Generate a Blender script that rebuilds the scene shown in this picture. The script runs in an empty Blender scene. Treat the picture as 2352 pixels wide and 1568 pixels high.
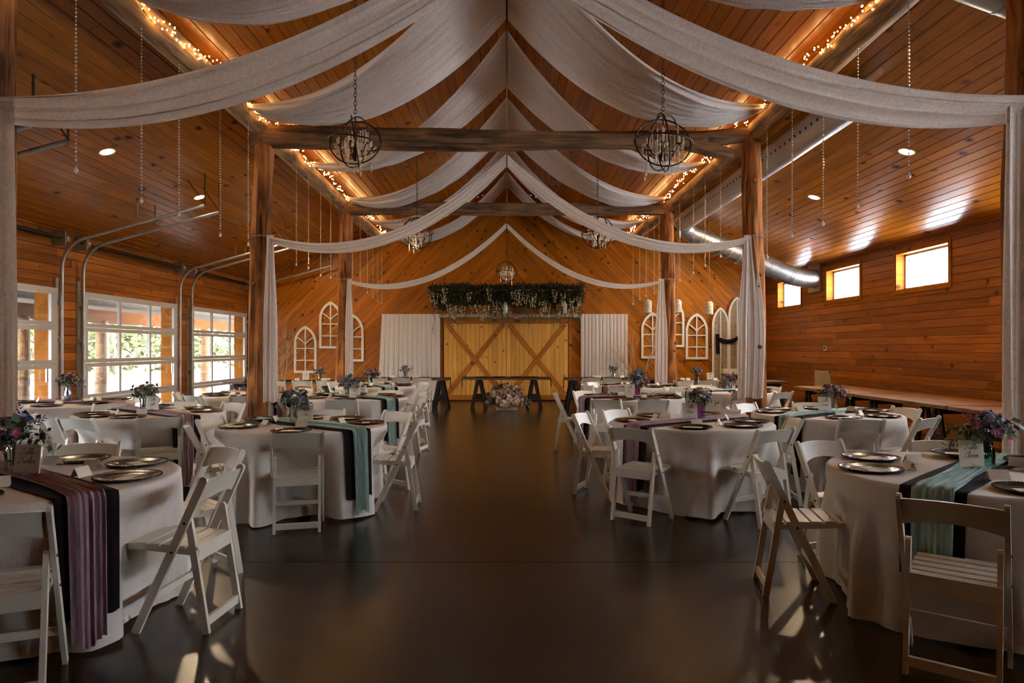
import bpy, math, random
from mathutils import Vector, Matrix, noise

# ------------------------------------------------------------------ camera, world, sun, exposure
SC = bpy.context.scene
COL = SC.collection
F = 1568.0            # focal length in pixels of the 2352 px wide frame (24 mm on 36 mm)
PX, PY, EYE = 1164.0, 800.0, 1.47
cam = bpy.data.cameras.new('camera')
cam.lens, cam.sensor_width, cam.sensor_fit = 24.0, 36.0, 'HORIZONTAL'
cam.shift_x, cam.shift_y = (1176 - PX) / 2352.0, (PY - 784) / 2352.0
cam.clip_start, cam.clip_end = 0.05, 300
camo = bpy.data.objects.new('camera', cam)
COL.objects.link(camo)
camo.location = (0, 0, EYE)
camo.rotation_euler = (math.pi / 2, 0, 0)
SC.camera = camo

W = bpy.data.worlds.new('sky')
SC.world = W
W.use_nodes = True
nt = W.node_tree
bg = nt.nodes['Background']
bg.inputs['Color'].default_value = (0.88, 0.95, 1.0, 1)
bg.inputs['Strength'].default_value = 12.5

sun = bpy.data.lights.new('sun', 'SUN')
sun.energy, sun.angle, sun.color = 4.0, math.radians(1.5), (1.0, 0.93, 0.82)
suno = bpy.data.objects.new('sun', sun)
COL.objects.link(suno)
suno.rotation_euler = Vector((-.22, -.75, .62)).to_track_quat('Z', 'Y').to_euler()   # behind the viewer, a little to the garage-door side

SC.view_settings.view_transform = 'Standard'
SC.view_settings.look = 'None'
SC.view_settings.gamma = 1.0
SC.view_settings.exposure = 2.12
SC.view_settings.use_curve_mapping = False
try:
    SC.cycles.use_denoising = True
    SC.cycles.max_bounces = 10
    SC.cycles.diffuse_bounces = 5
    SC.cycles.glossy_bounces = 3
    SC.cycles.transparent_max_bounces = 12
    SC.cycles.sample_clamp_indirect = 6.0
    SC.cycles.caustics_reflective = False
    SC.cycles.caustics_refractive = False
except Exception:
    pass

R = random.Random(7)
PI = math.pi
rad = math.radians

# ------------------------------------------------------------------ mesh helpers
class MB:
    def __init__(s):
        s.v, s.f = [], []

    def add(s, vs, fs):
        o = len(s.v)
        s.v += [tuple(p) for p in vs]
        s.f += [tuple(i + o for i in f) for f in fs]
        return s

    def box(s, x0, x1, y0, y1, z0, z1):
        vs = [(x, y, z) for z in (z0, z1) for y in (y0, y1) for x in (x0, x1)]
        return s.add(vs, [(0, 2, 3, 1), (4, 5, 7, 6), (0, 1, 5, 4), (2, 6, 7, 3), (0, 4, 6, 2), (1, 3, 7, 5)])

    def bar(s, a, b, w, h, up=(0, 0, 1)):
        """box from a to b, w across, h along up"""
        a, b = Vector(a), Vector(b)
        d = (b - a).normalized()
        u = Vector(up)
        side = d.cross(u)
        if side.length < 1e-5:
            side = d.cross(Vector((0, 1, 0)))
        side.normalize()
        u = side.cross(d).normalized()
        vs = [p + side * sx * w / 2 + u * sz * h / 2 for p in (a, b) for sx, sz in ((-1, -1), (1, -1), (1, 1), (-1, 1))]
        return s.add(vs, [(0, 1, 2, 3), (7, 6, 5, 4), (0, 4, 5, 1), (1, 5, 6, 2), (2, 6, 7, 3), (3, 7, 4, 0)])

    def tube(s, pts, r, n=8, cap=True):
        pts = [Vector(p) for p in pts]
        rs = r if isinstance(r, (list, tuple)) else [r] * len(pts)
        o = len(s.v)
        side = None
        for i, p in enumerate(pts):
            d = (pts[min(i + 1, len(pts) - 1)] - pts[max(i - 1, 0)]).normalized()
            if side is None:
                side = d.cross(Vector((0, 0, 1)))
                if side.length < 1e-3:
                    side = d.cross(Vector((0, 1, 0)))
            side = (side - d * side.dot(d)).normalized()
            u = side.cross(d)
            for k in range(n):
                t = 2 * PI * k / n
                s.v.append(tuple(p + (side * math.cos(t) + u * math.sin(t)) * rs[i]))
        m = len(pts)
        for i in range(m - 1):
            for k in range(n):
                k2 = (k + 1) % n
                s.f.append((o + i * n + k, o + i * n + k2, o + (i + 1) * n + k2, o + (i + 1) * n + k))
        if cap:
            s.f.append(tuple(o + k for k in reversed(range(n))))
            s.f.append(tuple(o + (m - 1) * n + k for k in range(n)))
        return s

    def ring(s, c, R0, r, n=40, m=6, M=None):
        """torus"""
        o = len(s.v)
        M = M or Matrix()
        c = Vector(c)
        for i in range(n):
            a = 2 * PI * i / n
            for k in range(m):
                b = 2 * PI * k / m
                p = Vector(((R0 + r * math.cos(b)) * math.cos(a), (R0 + r * math.cos(b)) * math.sin(a), r * math.sin(b)))
                s.v.append(tuple(c + M @ p))
        for i in range(n):
            for k in range(m):
                i2, k2 = (i + 1) % n, (k + 1) % m
                s.f.append((o + i * m + k, o + i2 * m + k, o + i2 * m + k2, o + i * m + k2))
        return s

    def lathe(s, prof, n=24, c=(0, 0, 0), cap=True):
        o = len(s.v)
        for r, z in prof:
            for k in range(n):
                t = 2 * PI * k / n
                s.v.append((c[0] + r * math.cos(t), c[1] + r * math.sin(t), c[2] + z))
        for i in range(len(prof) - 1):
            for k in range(n):
                k2 = (k + 1) % n
                s.f.append((o + i * n + k, o + i * n + k2, o + (i + 1) * n + k2, o + (i + 1) * n + k))
        if cap:
            s.f.append(tuple(o + k for k in reversed(range(n))))
            s.f.append(tuple(o + (len(prof) - 1) * n + k for k in range(n)))
        return s

    def ball(s, c, r, n=6, m=4, sz=1.0):
        prof = [(max(1e-4, r * math.sin(PI * i / m)), -r * sz * math.cos(PI * i / m)) for i in range(m + 1)]
        return s.lathe(prof, n, c, cap=False)

    def grid(s, fn, nu, nv):
        o = len(s.v)
        for i in range(nu + 1):
            for j in range(nv + 1):
                s.v.append(tuple(fn(i / nu, j / nv)))
        for i in range(nu):
            for j in range(nv):
                a = o + i * (nv + 1) + j
                s.f.append((a, a + nv + 1, a + nv + 2, a + 1))
        return s

    def prism(s, poly, y0, y1, axis='y'):
        """2D outline (x,z) extruded along y (or (y,z) along x, (x,y) along z)"""
        n = len(poly)
        def P(a, b, t):
            return (a, t, b) if axis == 'y' else ((t, a, b) if axis == 'x' else (a, b, t))
        vs = [P(a, b, y0) for a, b in poly] + [P(a, b, y1) for a, b in poly]
        fs = [tuple(range(n)), tuple(range(2 * n - 1, n - 1, -1))]
        fs += [(i, i + n, (i + 1) % n + n, (i + 1) % n) for i in range(n)]
        return s.add(vs, fs)

    def mesh(s, name, mat=None, smooth=None):
        me = bpy.data.meshes.new(name)
        me.from_pydata(s.v, [], s.f)
        if mat is not None:
            me.materials.append(mat)
        if smooth is not None:
            me.shade_smooth()
            if smooth < 180:
                me.set_sharp_from_angle(angle=rad(smooth))
        me.update()
        return me

    def obj(s, name, mat=None, parent=None, smooth=None, loc=None):
        return link(name, s.mesh(name, mat, smooth), parent, loc)


def link(name, me, parent=None, loc=None, rot=None):
    o = bpy.data.objects.new(name, me)
    COL.objects.link(o)
    if parent is not None:
        o.parent = parent
    if loc is not None:
        o.location = loc
    if rot is not None:
        o.rotation_euler = rot
    return o


def tag(o, label=None, cat=None, group=None, kind=None):
    for k, v in (('label', label), ('category', cat), ('group', group), ('kind', kind)):
        if v:
            o[k] = v
    return o


def thing(name, label, cat, loc=(0, 0, 0), rotz=0, group=None):
    o = link(name, None, None, loc, (0, 0, rotz))
    return tag(o, label, cat, group)


def stuff(o):
    o['kind'] = 'stuff'
    return o


KIDS = {}
def copy_tree(o, parent=None):
    c = o.copy()
    COL.objects.link(c)
    if parent is not None:
        c.parent = parent
        c.matrix_parent_inverse = o.matrix_parent_inverse
    ks = KIDS.get(o.name)
    if ks is None:
        ks = KIDS[o.name] = list(o.children)
    for k in ks:
        copy_tree(k, c)
    return c


def lerp(a, b, t):
    return a + (b - a) * t


def sstep(a, b, t):
    t = max(0.0, min(1.0, (t - a) / (b - a)))
    return t * t * (3 - 2 * t)


def at(px, py, Y):
    return Vector(((px - PX) * Y / F, Y, EYE - (py - PY) * Y / F))


# ------------------------------------------------------------------ materials
def newmat(name):
    m = bpy.data.materials.new(name)
    m.use_nodes = True
    return m, m.node_tree, m.node_tree.nodes['Principled BSDF']


def N(t, typ, **kw):
    n = t.nodes.new(typ)
    for k, v in kw.items():
        setattr(n, k, v)
    return n


def lin(h):
    h = h.lstrip('#')
    c = [int(h[i:i + 2], 16) / 255 for i in (0, 2, 4)]
    return tuple(x / 12.92 if x <= .04045 else ((x + .055) / 1.055) ** 2.4 for x in c) + (1,)


def ramp(t, stops):
    r = N(t, 'ShaderNodeValToRGB')
    e = r.color_ramp.elements
    while len(e) < len(stops):
        e.new(0.5)
    for i, (p, c) in enumerate(stops):
        e[i].position = p
        e[i].color = c
    return r


def plain(name, col, rough=.5, metal=0., spec=.5, var=.0, scale=8., bump=0., sheen=0.):
    m, t, b = newmat(name)
    c = lin(col) if isinstance(col, str) else col
    b.inputs['Roughness'].default_value = rough
    b.inputs['Metallic'].default_value = metal
    b.inputs['Specular IOR Level'].default_value = spec
    tc = N(t, 'ShaderNodeTexCoord')
    nz = N(t, 'ShaderNodeTexNoise')
    nz.inputs['Scale'].default_value = scale
    nz.inputs['Detail'].default_value = 5
    t.links.new(tc.outputs['Object'], nz.inputs['Vector'])
    d = tuple(x * (1 - var) for x in c[:3]) + (1,)
    l = tuple(min(1, x * (1 + var)) for x in c[:3]) + (1,)
    r = ramp(t, [(.3, d), (.7, l)])
    t.links.new(nz.outputs['Fac'], r.inputs['Fac'])
    t.links.new(r.outputs['Color'], b.inputs['Base Color'])
    if bump:
        bp = N(t, 'ShaderNodeBump')
        bp.inputs['Strength'].default_value = bump
        bp.inputs['Distance'].default_value = .01
        t.links.new(nz.outputs['Fac'], bp.inputs['Height'])
        t.links.new(bp.outputs['Normal'], b.inputs['Normal'])
    return m


def wood(name, light, dark, knot='#2a1206', rough=.32, knots=2.6, tint=.35, grain=1.0, ksize=.085, coat=0.0, axis='x'):
    """boards: grain along the object's own long axis, one tint per board, dark knots"""
    m, t, b = newmat(name)
    tc = N(t, 'ShaderNodeTexCoord')
    oi = N(t, 'ShaderNodeObjectInfo')
    mul = N(t, 'ShaderNodeVectorMath', operation='SCALE')
    cx = N(t, 'ShaderNodeCombineXYZ')
    for k in range(3):
        t.links.new(oi.outputs['Random'], cx.inputs[k])
    t.links.new(cx.outputs[0], mul.inputs[0])
    mul.inputs['Scale'].default_value = 137.0
    addv = N(t, 'ShaderNodeVectorMath', operation='ADD')
    t.links.new(tc.outputs['Object'], addv.inputs[0])
    t.links.new(mul.outputs[0], addv.inputs[1])
    mp = N(t, 'ShaderNodeMapping')
    sc = {'x': (1.2, 26, 26), 'z': (26, 26, 1.2)}[axis]
    mp.inputs['Scale'].default_value = sc
    t.links.new(addv.outputs[0], mp.inputs['Vector'])
    nz = N(t, 'ShaderNodeTexNoise')
    nz.inputs['Scale'].default_value = 1.0 * grain
    nz.inputs['Detail'].default_value = 4
    nz.inputs['Distortion'].default_value = .6
    t.links.new(mp.outputs[0], nz.inputs['Vector'])
    r = ramp(t, [(.28, lin(dark)), (.72, lin(light))])
    t.links.new(nz.outputs['Fac'], r.inputs['Fac'])
    # per board tint
    hs = N(t, 'ShaderNodeHueSaturation')
    mr = N(t, 'ShaderNodeMapRange')
    mr.inputs['To Min'].default_value = 1 - tint
    mr.inputs['To Max'].default_value = 1 + tint * .7
    t.links.new(oi.outputs['Random'], mr.inputs['Value'])
    t.links.new(mr.outputs[0], hs.inputs['Value'])
    t.links.new(r.outputs['Color'], hs.inputs['Color'])
    out = hs.outputs['Color']
    if knots:
        vo = N(t, 'ShaderNodeTexVoronoi')
        vo.inputs['Scale'].default_value = knots
        mp2 = N(t, 'ShaderNodeMapping')
        mp2.inputs['Scale'].default_value = {'x': (.75, 1, 1), 'z': (1, 1, .75)}[axis]
        t.links.new(addv.outputs[0], mp2.inputs['Vector'])
        t.links.new(mp2.outputs[0], vo.inputs['Vector'])
        kr = ramp(t, [(0, (1, 1, 1, 1)), (ksize, (0.75, .75, .75, 1)), (ksize * 2.1, (0, 0, 0, 1))])
        t.links.new(vo.outputs['Distance'], kr.inputs['Fac'])
        mx = N(t, 'ShaderNodeMix', data_type='RGBA')
        t.links.new(kr.outputs['Color'], mx.inputs[0])
        t.links.new(out, mx.inputs[6])
        mx.inputs[7].default_value = lin(knot)
        out = mx.outputs[2]
    t.links.new(out, b.inputs['Base Color'])
    b.inputs['Roughness'].default_value = rough
    if coat:
        b.inputs['Coat Weight'].default_value = coat
        b.inputs['Coat Roughness'].default_value = .12
    bp = N(t, 'ShaderNodeBump')
    bp.inputs['Strength'].default_value = .15
    bp.inputs['Distance'].default_value = .004
    t.links.new(nz.outputs['Fac'], bp.inputs['Height'])
    t.links.new(bp.outputs['Normal'], b.inputs['Normal'])
    return m


def bark(name, light, dark, axis='z'):
    m, t, b = newmat(name)
    tc = N(t, 'ShaderNodeTexCoord')
    mp = N(t, 'ShaderNodeMapping')
    mp.inputs['Scale'].default_value = {'z': (14, 14, 1.3), 'x': (1.3, 14, 14), 'y': (14, 1.3, 14)}[axis]
    t.links.new(tc.outputs['Object'], mp.inputs['Vector'])
    nz = N(t, 'ShaderNodeTexNoise')
    nz.inputs['Scale'].default_value = 1.0
    nz.inputs['Detail'].default_value = 7
    nz.inputs['Distortion'].default_value = 1.2
    t.links.new(mp.outputs[0], nz.inputs['Vector'])
    n2 = N(t, 'ShaderNodeTexNoise')
    n2.inputs['Scale'].default_value = 2.2
    t.links.new(tc.outputs['Object'], n2.inputs['Vector'])
    ad = N(t, 'ShaderNodeMath', operation='MULTIPLY_ADD')
    t.links.new(n2.outputs['Fac'], ad.inputs[0])
    ad.inputs[1].default_value = .5
    t.links.new(nz.outputs['Fac'], ad.inputs[2])
    r = ramp(t, [(.55, lin(dark)), (.78, lin(light)), (.95, tuple(min(1, 1.6 * x) for x in lin(light)))])
    t.links.new(ad.outputs[0], r.inputs['Fac'])
    t.links.new(r.outputs['Color'], b.inputs['Base Color'])
    b.inputs['Roughness'].default_value = .75
    bp = N(t, 'ShaderNodeBump')
    bp.inputs['Strength'].default_value = .8
    bp.inputs['Distance'].default_value = .02
    t.links.new(nz.outputs['Fac'], bp.inputs['Height'])
    t.links.new(bp.outputs['Normal'], b.inputs['Normal'])
    return m


def cloth(name, col, trans=.25, rough=.9, weave=90., stripes=None, var=.06):
    m, t, b = newmat(name)
    c = lin(col)
    b.inputs['Roughness'].default_value = rough
    b.inputs['Specular IOR Level'].default_value = .15
    tc = N(t, 'ShaderNodeTexCoord')
    mp = N(t, 'ShaderNodeMapping')
    if stripes:
        mp.inputs['Scale'].default_value = stripes
    else:
        mp.inputs['Scale'].default_value = (weave, weave, weave)
    t.links.new(tc.outputs['Object'], mp.inputs['Vector'])
    nz = N(t, 'ShaderNodeTexNoise')
    nz.inputs['Scale'].default_value = 1.0
    nz.inputs['Detail'].default_value = 3
    t.links.new(mp.outputs[0], nz.inputs['Vector'])
    r = ramp(t, [(.3, tuple(x * (1 - 2.2 * var) for x in c[:3]) + (1,)), (.7, tuple(min(1, x * (1 + var)) for x in c[:3]) + (1,))])
    t.links.new(nz.outputs['Fac'], r.inputs['Fac'])
    t.links.new(r.outputs['Color'], b.inputs['Base Color'])
    if trans:
        tr = N(t, 'ShaderNodeBsdfTranslucent')
        t.links.new(r.outputs['Color'], tr.inputs['Color'])
        mx = N(t, 'ShaderNodeMixShader')
        mx.inputs[0].default_value = trans
        t.links.new(b.outputs[0], mx.inputs[1])
        t.links.new(tr.outputs[0], mx.inputs[2])
        t.links.new(mx.outputs[0], t.nodes['Material Output'].inputs[0])
    return m


def glass(name, tint=(.97, .98, 1, 1), gloss=.5):
    m, t, b = newmat(name)
    tr = N(t, 'ShaderNodeBsdfTransparent')
    tr.inputs['Color'].default_value = tint
    gl = N(t, 'ShaderNodeBsdfGlossy')
    gl.inputs['Roughness'].default_value = .04
    fr = N(t, 'ShaderNodeFresnel')
    fr.inputs['IOR'].default_value = 1.45
    mu = N(t, 'ShaderNodeMath', operation='MULTIPLY')
    mu.inputs[1].default_value = gloss
    t.links.new(fr.outputs[0], mu.inputs[0])
    mx = N(t, 'ShaderNodeMixShader')
    t.links.new(mu.outputs[0], mx.inputs[0])
    t.links.new(tr.outputs[0], mx.inputs[1])
    t.links.new(gl.outputs[0], mx.inputs[2])
    t.links.new(mx.outputs[0], t.nodes['Material Output'].inputs[0])
    return m


def glow(name, col, strength):
    m, t, b = newmat(name)
    b.inputs['Base Color'].default_value = (.9, .8, .6, 1)
    b.inputs['Emission Color'].default_value = col
    b.inputs['Emission Strength'].default_value = strength
    return m


def floor_mat():
    m, t, b = newmat('stained_concrete')
    tc = N(t, 'ShaderNodeTexCoord')
    n1 = N(t, 'ShaderNodeTexNoise')
    n1.inputs['Scale'].default_value = .9
    n1.inputs['Detail'].default_value = 8
    n1.inputs['Roughness'].default_value = .62
    t.links.new(tc.outputs['Object'], n1.inputs['Vector'])
    r = ramp(t, [(.3, lin('#1e140c')), (.5, lin('#2b1e14')), (.72, lin('#3a2a1d'))])
    t.links.new(n1.outputs['Fac'], r.inputs['Fac'])
    t.links.new(r.outputs['Color'], b.inputs['Base Color'])
    n2 = N(t, 'ShaderNodeTexNoise')
    n2.inputs['Scale'].default_value = 3.0
    n2.inputs['Detail'].default_value = 6
    t.links.new(tc.outputs['Object'], n2.inputs['Vector'])
    mr = N(t, 'ShaderNodeMapRange')
    mr.inputs['To Min'].default_value = .235
    mr.inputs['To Max'].default_value = .27
    t.links.new(n2.outputs['Fac'], mr.inputs['Value'])
    t.links.new(mr.outputs[0], b.inputs['Roughness'])
    b.inputs['Specular IOR Level'].default_value = .5
    return m


M = {
    'ceil': wood('ceiling_pine', '#ba6c18', '#96520c', rough=.26, tint=.2, knots=2.4),
    'wallp': wood('wall_pine', '#a05e24', '#784012', rough=.33, tint=.34, knots=3.0, ksize=.075),
    'backp': wood('back_wall_pine', '#bd7019', '#894a0a', rough=.36, tint=.24, knots=4.4, ksize=.1),
    'doorp': wood('barn_door_pine', '#e2ac58', '#cc903e', rough=.5, tint=.14, knots=4.6, knot='#5a2c0c', ksize=.08),
    'porchwood': wood('porch_beam_pine', '#74400e', '#552c08', rough=.6, tint=.1, knots=2),
    'brace': wood('brace_pine', '#b4742f', '#94561d', rough=.5, tint=.12, knots=3.0),
    'jamb': wood('jamb_pine', '#a8661e', '#8a4e12', rough=.5, tint=.1, knots=3.0),
    'gap': plain('dark_backing_board', '#2c1608', .8),  # dark brown backing board seen through the gaps between planks
    'bark': bark('cedar_bark', '#9a6030', '#422411', 'z'),
    'barkg': bark('grey_cedar_bark', '#7c5a3a', '#3a281a', 'x'),
    'purlin': bark('purlin_bark', '#a67c4e', '#6a4526', 'y'),
    'floor': floor_mat(),
    'steel': plain('galvanised_steel', '#b2b2b0', .42, .9, var=.12, scale=14),
    'steelpaint': plain('track_steel', '#a9a59d', .4, .55, var=.1, scale=20),
    'darksteel': plain('dark_steel', '#2a241f', .45, .7, var=.2),
    'duct': plain('duct_sheet_metal', '#b9b9ba', .36, .55, var=.06, scale=3, bump=.1),
    'alu': plain('white_door_rail', '#b0aca4', .4, .1, var=.04),
    'glass': glass('window_glass'),
    'drape': cloth('sheer_white_drape', '#f6f0ea', .35, weave=60),
    'curtain': cloth('white_curtain', '#ece6dd', .3, weave=60),
    'linen': cloth('white_table_linen', '#dfd8d1', .12, weave=120),
    'teal': cloth('teal_gauze', '#b2d2cd', .2, stripes=(6, 90, 6), var=.13),
    'purple': cloth('mauve_gauze', '#b496a4', .2, stripes=(6, 90, 6), var=.13),
    'black': cloth('black_cloth', '#1b1416', .05),
    'white': plain('white_chair_paint', '#d8d2c4', .38, var=.05, scale=6),
    'frame': plain('cream_window_frame', '#d8cdb6', .55, var=.08),
    'plate': plain('bronze_charger', '#140b07', .2, .0, spec=.1, var=.1),
    'platerim': plain('bronze_rim', '#5f4226', .3, .8, var=.1),
    'card': plain('cream_card', '#d9d0bf', .8, var=.02),
    'ink': plain('dark_ink', '#241a16', .7),
    'iron': plain('black_iron', '#32241a', .45, .6, var=.15),
    'crystal': plain('crystal', '#f0e4d0', .12, .2),
    'bulb': glow('warm_bulb', (1.0, .52, .17, 1), 17.0),
    'can': glow('ceiling_can_light', (1.0, .73, .43, 1), 230.0),
    'rustic': wood('rustic_table_wood', '#6a4a31', '#432a1a', rough=.5, knots=0, tint=.25),
    'darkwood': wood('dark_stained_wood', '#2c211b', '#171110', rough=.55, knots=0, tint=.2),
    'benchtop': wood('bench_top_wood', '#9a6a3a', '#754a24', rough=.45, knots=2.0, tint=.2),
    'stem': plain('green_stem', '#42512f', .6, var=.2),
    'leafd': plain('dark_leaf', '#3e4c32', .55, var=.35, scale=3),
    'leafg': plain('sage_leaf', '#6f8068', .6, var=.25, scale=3),
    'moss': plain('dark_moss', '#29301c', .8, var=.4, scale=4),
    'wist': plain('cream_wisteria', '#d8c6a4', .7, var=.12),
    'rope': plain('jute_rope', '#a08660', .8, var=.2),
    'jar': glass('jar_glass', (.86, .92, .92, 1), 2.2),
    'tealglass': glass('teal_glass', (.45, .72, .68, 1), 2.0),
    'purpleglass': glass('purple_glass', (.62, .25, .6, 1), 2.0),
    'silver': plain('mercury_glass', '#8c949c', .2, .85, var=.3, scale=30),
    'lantern': plain('whitewashed_wicker', '#c9bda6', .7, var=.25, scale=40),
    'twig': plain('pale_twig', '#b59a78', .7, var=.2),
    'plank': wood('grey_barn_board', '#a58a6c', '#7f654a', rough=.7, knots=2, tint=.2),
    'vent': plain('beige_vent', '#b49a70', .6, var=.05),
    'porchmetal': plain('porch_roof_metal', '#5c584f', .5, .3, var=.1),
    'patio': plain('patio_concrete', '#7a746c', .8, var=.08, scale=1),
    'litter': plain('leaf_litter', '#4a3824', .9, var=.45, scale=9, bump=.5),
    'outleaf': plain('outdoor_leaves', '#4c5236', .7, var=.4, scale=1.5),
    'trunk': bark('tree_bark', '#6d6358', '#453c34', 'z'),
    'stone': plain('white_base_stone', '#c8c0b4', .6, var=.1),
    'rubber': plain('black_rubber', '#0f0d0c', .6),
}
for k_, v_ in (('porchwood', .03), ('jamb', .06), ('trunk', .05), ('backp', .14), ('wallp', .22), ('bark', .2), ('outleaf', .05), ('porchmetal', .1), ('doorp', .15), ('brace', .15)):
    M[k_].node_tree.nodes['Principled BSDF'].inputs['Specular IOR Level'].default_value = v_
FL = {}
def petal_mat(hexc):
    if hexc not in FL:
        FL[hexc] = plain('petal_' + hexc.strip('#'), hexc, .65, var=.18, scale=25)
    return FL[hexc]

# ------------------------------------------------------------------ the hall: shell
XW, YB, YF, RIDGE, SL = 7.2, 19.15, -3.0, 6.0, 0.361
SA = math.atan(SL)
def roof(x):
    return RIDGE - SL * abs(x)

PMESH = {}
def board_mesh(L, w, th, mat, c=.006):
    key = (round(L, 2), round(w, 3), th, mat.name)
    if key not in PMESH:
        L = key[0]
        m = MB()
        m.prism([(-w / 2, -th), (w / 2, -th), (w / 2, -c), (w / 2 - c, 0), (-w / 2 + c, 0), (-w / 2, -c)], -L / 2, L / 2, 'x')
        PMESH[key] = m.mesh('plank', mat)
    return PMESH[key]


def board(parent, p, xdir, nrm, L, w, mat, th=.02, name='plank'):
    o = link(name, board_mesh(L, w, th, mat), parent)
    x, z = Vector(xdir).normalized(), Vector(nrm).normalized()
    y = z.cross(x)
    mt = Matrix((x, y, z)).transposed().to_4x4()
    mt.translation = Vector(p)
    o.matrix_local = mt
    return o


def struct(name, mb, mat, label=None):
    o = mb.obj(name, mat)
    return tag(o, label, None, None, 'structure')


# floor
m = MB()
m.box(-XW - .2, XW + .2, YF - .2, 4.70, -.12, 0)
m.box(-XW - .2, XW + .2, 4.708, YB + .2, -.12, 0)
m.box(-XW - .2, XW + .2, 4.69, 4.72, -.12, -.006)
floor = struct('floor', m, M['floor'], 'dark brown polished concrete floor with a sawn joint')

# ceiling: two slopes of boards running the length of the hall
W0 = .1435
for side, nm in ((-1, 'ceiling_left'), (1, 'ceiling_right')):
    m = MB()
    ov = 7.45
    zt = .026
    pts = [(0, RIDGE + zt), (side * ov, roof(ov) + zt), (side * ov, roof(ov) + .25), (0, RIDGE + .25)]
    m.prism(pts, YF - .2, YB + .2, 'y')
    c = struct(nm, m, M['gap'], 'sloping tongue and groove pine ceiling over the ' + ('garage door side' if side < 0 else 'high window side'))
    d = Vector((side * math.cos(SA), 0, -math.sin(SA)))
    n = Vector((-side * math.sin(SA), 0, -math.cos(SA)))
    full = XW / math.cos(SA)
    k = 0
    while (k + 1) * W0 < full + W0:
        s0 = (k + .5) * W0
        cuts = [YF]
        y = R.uniform(3.5, 8.5)
        while y < YB - 1.2:
            cuts.append(y)
            y += R.uniform(4.2, 5.6)
        cuts.append(YB)
        for a, b in zip(cuts, cuts[1:]):
            p = d * s0 + Vector((0, (a + b) / 2, RIDGE))
            board(c, p, (0, 1, 0), n, b - a - .003, min(W0, .1435) - .003, M['ceil'])
        k += 1

# wall_right with five high windows
WZ0, WZ1 = 18 * .14, 23 * .14
WINS = [(-.06, 1.42), (2.72, 4.2), (5.5, 7.0), (8.3, 9.8), (11.1, 12.63), (13.9, 15.38), (16.7, 18.13)]
m = MB()
for a, b in zip([YF - .2] + [w[1] for w in WINS], [w[0] for w in WINS] + [YB + .2]):
    m.box(XW + .022, XW + .24, a, b, WZ0, WZ1)
m.box(XW + .022, XW + .24, YF - .2, YB + .2, 0, WZ0)
m.box(XW + .022, XW + .24, YF - .2, YB + .2, WZ1, roof(XW) + .05)
wr = struct('wall_right', m, M['gap'], 'pine boarded side wall under the row of small high windows')
def side_wall(wall, x, nx, openings, z0o, z1o, ztop, mat):
    k = 0
    while k * .14 < ztop:
        z0, z1 = k * .14, min((k + 1) * .14, ztop)
        if z1 - z0 < .03:
            break
        zc = (z0 + z1) / 2
        cuts = [(YF, YB)]
        if z0o < zc < z1o:
            e = [YF] + [q for o_ in openings for q in o_] + [YB]
            cuts = [(e[i], e[i + 1]) for i in range(0, len(e), 2)]
        for a, b in cuts:
            y = a
            while y < b - .01:
                L = R.uniform(1.3, 3.4) if y > 4.5 else R.uniform(3.5, 7.5)
                e_ = min(b, y + L)
                if b - e_ < .5:
                    e_ = b
                board(wall, (x, (y + e_) / 2, zc), (0, 1, 0), (nx, 0, 0), e_ - y - .003, z1 - z0 - .0025, mat)
                y = e_
        k += 1
side_wall(wr, XW, -1, WINS, WZ0, WZ1, roof(XW) - .005, M['wallp'])

# wall_left with four sectional glass doors
DH = 17 * .14
DOORS = [(3.65, 6.85), (7.6, 10.8), (11.55, 14.75), (15.5, 18.7)]
m = MB()
for a, b in zip([YF - .2] + [w[1] for w in DOORS], [w[0] for w in DOORS] + [YB + .2]):
    m.box(-XW - .24, -XW - .022, a, b, 0, DH)
m.box(-XW - .24, -XW - .022, YF - .2, YB + .2, DH, roof(XW) + .05)
wl = struct('wall_left', m, M['gap'], 'pine boarded side wall holding the glass garage doors')
side_wall(wl, -XW, 1, DOORS, -1, DH, roof(XW) - .005, M['wallp'])

# wall_back: chevron of diagonal boards meeting under the ridge
m = MB()
m.prism([(-XW - .2, 0), (XW + .2, 0), (XW + .2, roof(XW + .2)), (0, RIDGE), (-XW - .2, roof(XW + .2))], YB + .024, YB + .25, 'y')
wb = struct('wall_back', m, M['gap'], 'gable end wall of diagonal pine boards meeting at the middle')

def clip(poly, nx, nz, c, keep_less):
    out = []
    for i in range(len(poly)):
        a, b = poly[i], poly[(i + 1) % len(poly)]
        da, db = a[0] * nx + a[1] * nz - c, b[0] * nx + b[1] * nz - c
        if not keep_less:
            da, db = -da, -db
        if da <= 0:
            out.append(a)
        if (da < 0 < db) or (db < 0 < da):
            t = da / (da - db)
            out.append((lerp(a[0], b[0], t), lerp(a[1], b[1], t)))
    return out

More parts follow.
